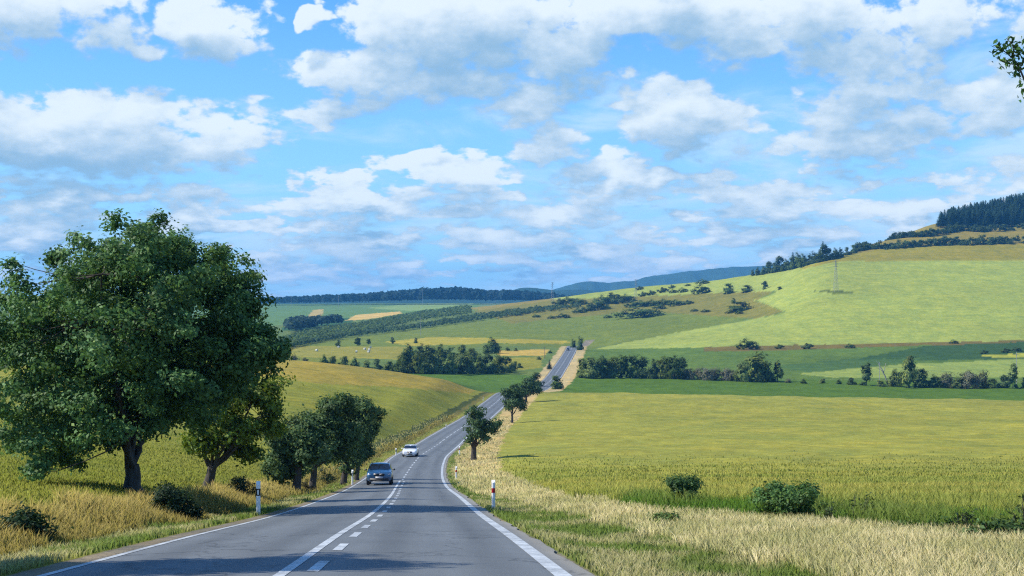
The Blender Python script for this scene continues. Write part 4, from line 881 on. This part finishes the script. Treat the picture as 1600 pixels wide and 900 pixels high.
# ------------------------------------------------------------------ roadside posts, poles, bales
M['white'] = plain('white_plastic', (.78, .78, .76), .45, noise=.05); M['red'] = plain('red_reflector', (.42, .02, .03), .25); M['black'] = plain('black_band', (.012, .012, .014), .4); M['silver'] = plain('reflector_white', (.85, .86, .85), .2)
M['steel'] = plain('galvanised_steel', (.30, .31, .31), .5, .5); M['wood'] = plain('weathered_wood', (.16, .12, .09), .85, noise=.25); M['concrete'] = plain('concrete', (.30, .30, .29), .85, noise=.12)
def prism(sec, z0, z1, tilt=0.0):
    bm = bmesh.new(); a = [bm.verts.new((x, y, z0)) for x, y in sec]; b2 = [bm.verts.new((x, y, z1 + tilt * y)) for x, y in sec]; n = len(sec)
    bm.faces.new(a[::-1]); bm.faces.new(b2)
    for i in range(n): bm.faces.new((a[i], a[(i + 1) % n], b2[(i + 1) % n], b2[i]))
    bmesh.ops.bevel(bm, geom=bm.edges[:], offset=.006, segments=1, affect='EDGES'); bmesh.ops.recalc_face_normals(bm, faces=bm.faces[:]); me = bpy.data.meshes.new('post'); bm.to_mesh(me); bm.free(); return me
SEC = [(-.06, -.03), (-.02, -.055), (.02, -.055), (.06, -.03), (.06, .05), (-.06, .05)]
SEC2 = [(x * 1.04, y * 1.05) for x, y in SEC]
def quadbox(x0, x1, y0, y1, z0, z1): return prism([(x0, y0), (x1, y0), (x1, y1), (x0, y1)], z0, z1)
def post_proto(band):
    return [('post_body', prism(SEC, -.25, 1.05, .9), M['white']), ('band', prism(SEC2, .62, .86 if band == 'black' else .80), M[band]), ('reflector', quadbox(-.022, .022, -.066, -.0585, .66, .82) if band == 'black' else quadbox(-.02, .02, -.066, -.0585, .665, .75), M['silver'] if band == 'black' else M['red'])]
PP = {'black': post_proto('black'), 'red': post_proto('red')}
GP = 'delineator posts along the road'
def post(px, py, lab, band, Z=None, side=1, off=4.35):
    if Z is None:
        zs = np.linspace(20, 1000, 9000); k = 1 / np.sqrt(1 + road_dx(zs) ** 2); X = road_x(zs) + side * off * k; y = HY - F * ground(X, zs) / zs; i = int(np.argmin(np.abs(y - py))); Z = float(zs[i])
    X = toX(px, Z) if px is not None else float(road_x(Z)) + side * off
    root = empty('delineator_post', (X, Z, float(ground(X, Z))), -math.atan2(X, Z) * 0.5); tag(root, lab, 'road post', GP); root.scale = (1.12, 1.12, 1.0)
    for nm, me, mt in PP[band]: link(nm, me, mt, root)
post(404, 798, 'black-banded white post on the left verge, in tree shade', 'black', 46.5); post(551, 752, 'white post on the left verge just ahead of the blue car', 'black', 104); post(619, 704, 'white post on the left verge beside the white car', 'black', 181)
post(771, 787, 'nearest red-banded white post on the right verge', 'red', 52.8); post(713, 747, 'second red-banded post at the inside of the right-hand bend', 'red', 120); post(718, 705, 'third white post, left of the scraggly tree', 'red', 185)
post(697, 661, 'small white post on the left verge past the white car', 'black', 275); post(755, 617, 'farthest white post on the left verge before the dip', 'black', 405)
def lattice(px, py, hpx, label, zmin, wid=.07, arms=3):
    X, Z, g = find(px, py, zmin); H = hpx * Z / F; root = empty('pylon', (X, Z, g), R.random() * .5); tag(root, label, 'pylon', 'power line pylons'); w = H * wid; parts = []
    c = [(-w, -w), (w, -w), (w, w), (-w, w)]; r = .065
    for k in range(4): parts.append(tube([(c[k][0], c[k][1], -.5), (c[k][0] * .12, c[k][1] * .12, H)], [r, r], 4))
    n = 9
    for i in range(n):
        za = H * i / n; zb = H * (i + 1) / n; fa = 1 - .88 * i / n; fb = 1 - .88 * (i + 1) / n
        for k in range(4):
            a = c[k]; b2 = c[(k + 1) % 4]; parts.append(tube([(a[0] * fa, a[1] * fa, za), (b2[0] * fb, b2[1] * fb, zb)], [r * .6] * 2, 4)); parts.append(tube([(b2[0] * fa, b2[1] * fa, za), (a[0] * fb, a[1] * fb, zb)], [r * .6] * 2, 4))
    V, Fc = merge(parts); link('mast', mesh_np('mast', V, Fc), M['steel'], root)
    for i in range(arms):
        z = H * (.80 + .085 * i); V, Fc = merge([tube([(-H * .09, 0, z), (0, 0, z + .5), (H * .09, 0, z)], [.05, .08, .05], 4), tube([(-H * .09, 0, z), (0, 0, z), (H * .09, 0, z)], [.04, .05, .04], 4)]); link('crossarm', mesh_np('crossarm', V, Fc), M['steel'], root)
lattice(1306, 456, 49, 'tall lattice pylon standing in the light green hillside field', 1000); lattice(993.5, 470, 34, 'slender pylon among the shrubs below the blue mountain', 1200); lattice(863, 473, 32, 'faint pylon on the ridge at the left foot of the hill', 1300)
def pole(px, py, hpx, label, zmin, mat='wood', arm=True, name='utility_pole'):
    X, Z, g = find(px, py, zmin); H = hpx * Z / F; root = empty(name, (X, Z, g), R.random() * .6); tag(root, label, 'pole', 'poles'); r = .10 + .00006 * Z
    V, Fc = tube([(0, 0, -.5), (0, 0, H * .5), (0, 0, H)], [r, r * .85, r * .7], 8); link('shaft', mesh_np('shaft', V, Fc, smooth=True), M[mat], root)
    if arm: V, Fc = tube([(-H * .1, 0, H * .93), (0, 0, H * .93), (H * .1, 0, H * .93)], [r * .5] * 3, 6); link('crossarm', mesh_np('crossarm', V, Fc), M[mat], root)
pole(851, 560, 18, 'brown wooden pole left of the far road', 640); pole(1588, 604, 52, 'pale pole at the right picture edge', 600, 'concrete'); pole(1374, 600, 34, 'pale pole right of the narrow upright tree', 600, 'concrete')
pole(657, 524, 28, 'thin pale pole in front of the dark plantation strip', 900, 'concrete')
for (px, py, hh, lab) in [(455, 482, 20, 'leftmost pale pole before the far forest'), (529, 481, 22, 'second pale pole before the far forest'), (660, 476, 24, 'third and tallest pale pole before the far forest'), (774, 475, 18, 'rightmost pale pole before the far forest')]: pole(px, py, hh, lab, 1500, 'concrete')
# dead tree with a leaning bare trunk
X, Z, g = find(1390, 602, 600); dt = empty('dead_tree', (X, Z, g)); tag(dt, 'bare pale dead tree leaning left, beside the ragged clump', 'tree')
V, Fc = merge([limb((0, 0, -.3), (-4, 0, 7.5), .35, .2, 0)[0], limb((-2.6, 0, 5), (-1.6, .3, 9), .2, .07, 0)[0], limb((-4, 0, 7.4), (-5.5, .2, 10), .18, .05, 0)[0], limb((-3, 0, 5.6), (-5.2, -.3, 7), .13, .04, 0)[0]])
link('trunk', mesh_np('trunk', V, Fc, smooth=True), plain('dead_wood', (.36, .33, .28), .9, noise=.2), dt)
M['bale'] = plain('pale_straw_wrap', (.50, .50, .42), .7, noise=.15)
def bale_mesh():
    bm = bmesh.new(); bmesh.ops.create_cone(bm, cap_ends=True, segments=18, radius1=.75, radius2=.75, depth=1.3, matrix=Matrix.Translation((0, 0, .72)) @ Matrix.Rotation(math.pi / 2, 4, 'Y'))
    bmesh.ops.bevel(bm, geom=[e for e in bm.edges if len(e.link_faces) == 2 and max(len(f.verts) for f in e.link_faces) > 4], offset=.09, segments=2, affect='EDGES'); me = bpy.data.meshes.new('bale'); bm.to_mesh(me); bm.free(); me.materials.append(M['bale']); return me
bm_ = bale_mesh()
for (px, py) in [(495, 549), (529, 543.5), (557, 551), (570, 546.5), (577, 548), (576, 551), (579, 544)]:
    X, Z, g = find(px, py, 600); o = bpy.data.objects.new('hay_bale', bm_); C.objects.link(o); o.location = (X, Z, g); o.rotation_euler = (0, 0, R.random() * 3); o.scale = (.95, .95, .95); tag(o, 'small pale bale lying in the far meadow left of the copse', 'bale', 'bales in the far meadow')

# ------------------------------------------------------------------ cars
def car_paint(name, col, rough=.28): return plain(name, col, rough, .0, 1.0, .02)
M['glass'] = plain('car_glass', (.010, .014, .020), .06, spec=.8); M['tyre'] = plain('tyre_rubber', (.014, .014, .015), .85); M['rim'] = plain('alloy_rim', (.42, .43, .44), .3, .9); M['trim'] = plain('dark_trim', (.016, .016, .018), .5)
M['chrome'] = plain('bright_trim', (.6, .61, .62), .2, .9); M['lamp'] = plain('lamp_lens', (.75, .78, .8), .08); M['plate'] = plain('number_plate', (.45, .46, .48), .4); M['tail'] = plain('tail_lens', (.25, .01, .01), .15)
def patch(name, quads, mat, parent):
    V = []; Fc = []
    for q in quads: b0 = len(V); V += [tuple(p) for p in q]; Fc.append(tuple(range(b0, b0 + 4)))
    return link(name, mesh_np(name, V, Fc), mat, parent)
def rbox(name, c, s, mat, parent, bev=.02, rot=None):
    bm = bmesh.new(); bmesh.ops.create_cube(bm, size=1, matrix=Matrix.Diagonal((s[0], s[1], s[2], 1))); bmesh.ops.bevel(bm, geom=bm.edges[:], offset=min(bev, min(s) * .45), segments=2, affect='EDGES')
    if rot: bmesh.ops.rotate(bm, verts=bm.verts, matrix=Matrix.Rotation(rot[0], 3, rot[1]))
    bmesh.ops.translate(bm, verts=bm.verts, vec=c); me = bpy.data.meshes.new(name); bm.to_mesh(me); bm.free()
    for p in me.polygons: p.use_smooth = True
    return link(name, me, mat, parent)
def make_car(label, Z, lat, paint, kind, group, facing=True):
    suv = kind == 'suv'
    Wd = .91 if suv else .90; sill = .26 if suv else .20
    # stations front to rear: (y, half width factor, top height, belt height, has cabin)
    if suv: ST = [(-2.20, .78, .72, .62, 0), (-2.17, .86, .84, .70, 0), (-2.05, .95, .93, .78, 0), (-1.5, .99, 1.00, .90, 0), (-1.02, 1.0, 1.05, .96, 0), (-.62, 1.0, 1.30, .99, 1), (-.28, 1.0, 1.50, 1.0, 1), (.25, 1.0, 1.57, 1.01, 1), (1.2, 1.0, 1.55, 1.02, 1), (1.85, .97, 1.44, 1.03, 1), (2.12, .93, 1.05, .98, 0), (2.2, .86, .85, .75, 0)]
    else: ST = [(-2.33, .76, .60, .54, 0), (-2.30, .86, .70, .60, 0), (-2.15, .95, .78, .68, 0), (-1.6, .99, .87, .78, 0), (-1.0, 1.0, .95, .87, 0), (-.55, 1.0, 1.18, .90, 1), (-.15, 1.0, 1.36, .91, 1), (.4, 1.0, 1.42, .92, 1), (1.05, 1.0, 1.36, .93, 1), (1.6, .98, 1.12, .94, 1), (1.85, .97, 1.0, .92, 0), (2.22, .92, .96, .86, 0), (2.33, .84, .75, .66, 0)]
    z_r = float(road_h(Z)) - .02 * abs(lat); d = float(road_dx(Z)); sl_ = float((road_h(Z + 2) - road_h(Z - 2)) / 4); x = float(road_x(Z)) + lat / math.sqrt(1 + d * d)
    root = empty('car', (x, Z - lat * d, z_r + .012)); tag(root, label, 'car', group)
    fwd = Vector((d, 1, sl_)).normalized(); side = fwd.cross(Vector((0, 0, 1))).normalized(); up = side.cross(fwd)
    rm = Matrix((side, fwd, up)).transposed() if facing else Matrix((-side, -fwd, up)).transposed(); root.rotation_euler = rm.to_euler()
    V = []; Fc = []; npt = 0
    for (y, wf, zt, zb, cab) in ST:
        w = Wd * wf
        tw = (.74 if cab else .90); half = [(0, sill), (w * .80, sill), (w * .95, sill + .09), (w, .55 if suv else .48), (w * .985, zb), (w * (.90 if not cab else tw + .10), zb + (zt - zb) * (.6 if cab else .75)), (w * (tw if cab else .72), zt - (.035 if cab else .01)), (w * .4, zt), (0, zt + .012)]
        sec = half + [(-a, b) for a, b in half[-2:0:-1]]; npt = len(sec); V += [(a, y, b) for a, b in sec]
    for i in range(len(ST) - 1):
        for k in range(npt): a = i * npt + k; b2 = i * npt + (k + 1) % npt; Fc.append((a, b2, b2 + npt, a + npt))
    bm = bmesh.new(); vs_ = [bm.verts.new(v) for v in V]; [bm.faces.new([vs_[i] for i in f]) for f in Fc]; bm.faces.new([vs_[i] for i in range(npt)][::-1]); bm.faces.new([vs_[(len(ST) - 1) * npt + i] for i in range(npt)]); bmesh.ops.recalc_face_normals(bm, faces=bm.faces[:])
    me = bpy.data.meshes.new('body'); bm.to_mesh(me); bm.free()
    for p in me.polygons: p.use_smooth = True
    body = link('body', me, paint, root)
    ic = [i for i, s in enumerate(ST) if s[4]]; c0 = ic[0] - 1; f0, f1 = ST[c0], ST[ic[0] + 1]
    def W2(st, t): # side surface of the cabin at station, t from belt to roof
        y, wf, zt, zb, cab = st; w = Wd * wf; return (w * .985 + (w * .76 - w * .985) * t + .012, y, zb + (zt - zb) * t)
    e = .014
    patch('windscreen', [[(-.76, f0[0] + .04, f0[2] + .04 + e), (.76, f0[0] + .04, f0[2] + .04 + e), (.70, ST[ic[0]][0] - .012, ST[ic[0]][2] + e), (-.70, ST[ic[0]][0] - .012, ST[ic[0]][2] + e)],
                         [(-.70, ST[ic[0]][0] - .012, ST[ic[0]][2] + e), (.70, ST[ic[0]][0] - .012, ST[ic[0]][2] + e), (.62, f1[0] - .05, f1[2] - .015), (-.62, f1[0] - .05, f1[2] - .015)]], M['glass'], root)
    for s in (1, -1):
        q = []
        for i in ic[:-1]:
            a, b2 = ST[i], ST[i + 1]; P4 = [W2(a, .12), W2(b2, .12), W2(b2, .80), W2(a, .80)]; q.append([(s * p[0], p[1], p[2]) for p in P4])
        patch('side_window', q, M['glass'], root)
        rbox('mirror', (s * (Wd + .10), f0[0] + .38, f0[2] + .03), (.2, .1, .13), M['trim'] if suv else paint, root, .04)
    l0, l1 = ST[ic[-1]], ST[ic[-1] + 1]
    patch('rear_window', [[(.60, l0[0] + .03, l0[2] - .05), (-.60, l0[0] + .03, l0[2] - .05), (-.70, l1[0] + .015, l1[2] + .10), (.70, l1[0] + .015, l1[2] + .10)]], M['glass'], root)
    fy = ST[0][0]
    if suv:
        for s in (1, -1):
            gr = rbox('grille', (s * .20, fy - .01, .735), (.36, .07, .15), M['trim'], root, .05); rbox('headlight', (s * .66, fy + .10, .77), (.34, .16, .13), M['lamp'], root, .05, None); rbox('fog_light', (s * .74, fy + .10, .47), (.10, .12, .20), M['lamp'], root, .04)
            rbox('grille_surround', (s * .20, fy + .012, .735), (.38, .05, .172), M['steel'], root, .05)
        rbox('air_intake', (0, fy - .005, .40), (1.35, .08, .17), M['trim'], root, .04); rbox('skid_plate', (0, fy + .02, .285), (1.1, .1, .06), M['steel'], root, .02); rbox('number_plate', (0, fy - .045, .545), (.52, .02, .115), M['plate'], root, .004)
        em = bpy.data.meshes.new('emblem'); bm = bmesh.new(); bmesh.ops.create_cone(bm, cap_ends=True, segments=16, radius1=.045, radius2=.04, depth=.03, matrix=Matrix.Translation((0, fy + .005, .865)) @ Matrix.Rotation(math.pi / 2.6, 4, 'X')); bm.to_mesh(em); bm.free(); link('emblem', em, M['chrome'], root)
        for s in (1, -1): rbox('roof_rail', (s * .60, .55, 1.575), (.04, 1.7, .035), M['trim'], root, .012)
    else:
        for s in (1, -1): rbox('headlight', (s * .63, fy + .09, .645), (.36, .16, .10), M['lamp'], root, .04); rbox('fog_light', (s * .66, fy + .03, .33), (.26, .1, .09), M['trim'], root, .03)
        rbox('grille', (0, fy - .005, .60), (.62, .06, .16), M['trim'], root, .05); rbox('air_intake', (0, fy, .32), (.8, .07, .10), M['trim'], root, .03); rbox('number_plate', (0, fy - .035, .46), (.52, .02, .115), M['plate'], root, .004); rbox('emblem', (0, fy - .05, .60), (.16, .02, .05), M['chrome'], root, .01)
    for s in (1, -1): rbox('tail_light', (s * .68, ST[-1][0] - .04, .86 if suv else .80), (.34, .12, .14), M['tail'], root, .04)
    wr = .35 if suv else .32; wy = (-1.36, 1.33) if suv else (-1.42, 1.38)
    for y in wy:
        for s in (1, -1):
            bm = bmesh.new(); bmesh.ops.create_cone(bm, cap_ends=True, segments=28, radius1=wr, radius2=wr, depth=.23, matrix=Matrix.Translation((s * (Wd - .11), y, wr)) @ Matrix.Rotation(math.pi / 2, 4, 'Y')); bmesh.ops.bevel(bm, geom=[e2 for e2 in bm.edges if max(len(f.verts) for f in e2.link_faces) > 4], offset=.035, segments=2, affect='EDGES')
            me = bpy.data.meshes.new('wheel'); bm.to_mesh(me); bm.free(); wh = link('wheel', me, M['tyre'], root)
            Vv = []; Ff = []
            for k in range(10):
                a0 = 6.283 * k / 10; a1 = a0 + .34; xx = s * (Wd + .008); b0 = len(Vv)
                Vv += [(xx, y + .05 * math.cos(a0), wr + .05 * math.sin(a0)), (xx, y + wr * .66 * math.cos(a0), wr + wr * .66 * math.sin(a0)), (xx, y + wr * .66 * math.cos(a1), wr + wr * .66 * math.sin(a1)), (xx, y + .05 * math.cos(a1), wr + .05 * math.sin(a1))]; Ff.append((b0, b0 + 1, b0 + 2, b0 + 3))
            link('rim', mesh_np('rim', Vv, Ff), M['rim'], wh)
            # dark wheel-arch lining round the tyre
            Vv = []; Ff = []
            for k in range(13):
                a0 = math.pi * k / 12; Vv += [(s * (Wd + .004), y + (wr + .02) * math.cos(a0), wr + (wr + .02) * math.sin(a0) * .96), (s * (Wd + .006), y + (wr + .075) * math.cos(a0), wr + (wr + .075) * math.sin(a0) * .96)]
            Ff = [(2 * k, 2 * k + 1, 2 * k + 3, 2 * k + 2) for k in range(12)]; link('wheel_arch', mesh_np('wheel_arch', Vv, Ff), M['trim'], root)
    return root
GCAR = 'oncoming cars on the road'
make_car('oncoming blue compact SUV with dark windscreen, nearest car', 103, -1.45, car_paint('blue_paint', (.020, .072, .155)), 'suv', GCAR)
make_car('oncoming white saloon car behind the blue one', 177, -1.2, car_paint('white_paint', (.80, .80, .80)), 'sedan', GCAR)
make_car('tiny dark car far away on the distant stretch of road', 905, -1.75, car_paint('dark_paint', (.02, .022, .026)), 'suv', GCAR)

# ------------------------------------------------------------------ the air
def haze():
    me = bpy.data.meshes.new('haze'); bm = bmesh.new(); bmesh.ops.create_cube(bm, size=1); bm.to_mesh(me); bm.free()
    o = bpy.data.objects.new('haze', me); C.objects.link(o); z0, z1 = -140., 185.
    o.location = (0, 4000, (z0 + z1) / 2); o.scale = (26000, 10400, z1 - z0); tag(o, kind='stuff')
    m, g, out = new_mat('haze'); v = g.node('ShaderNodeVolumePrincipled'); v.inputs['Color'].default_value = (.12, .50, 1.0, 1); v.inputs['Density'].default_value = .85e-4; v.inputs['Anisotropy'].default_value = 0.0
    g.l.new(v.outputs[0], out.inputs['Volume']); me.materials.append(m)
haze()
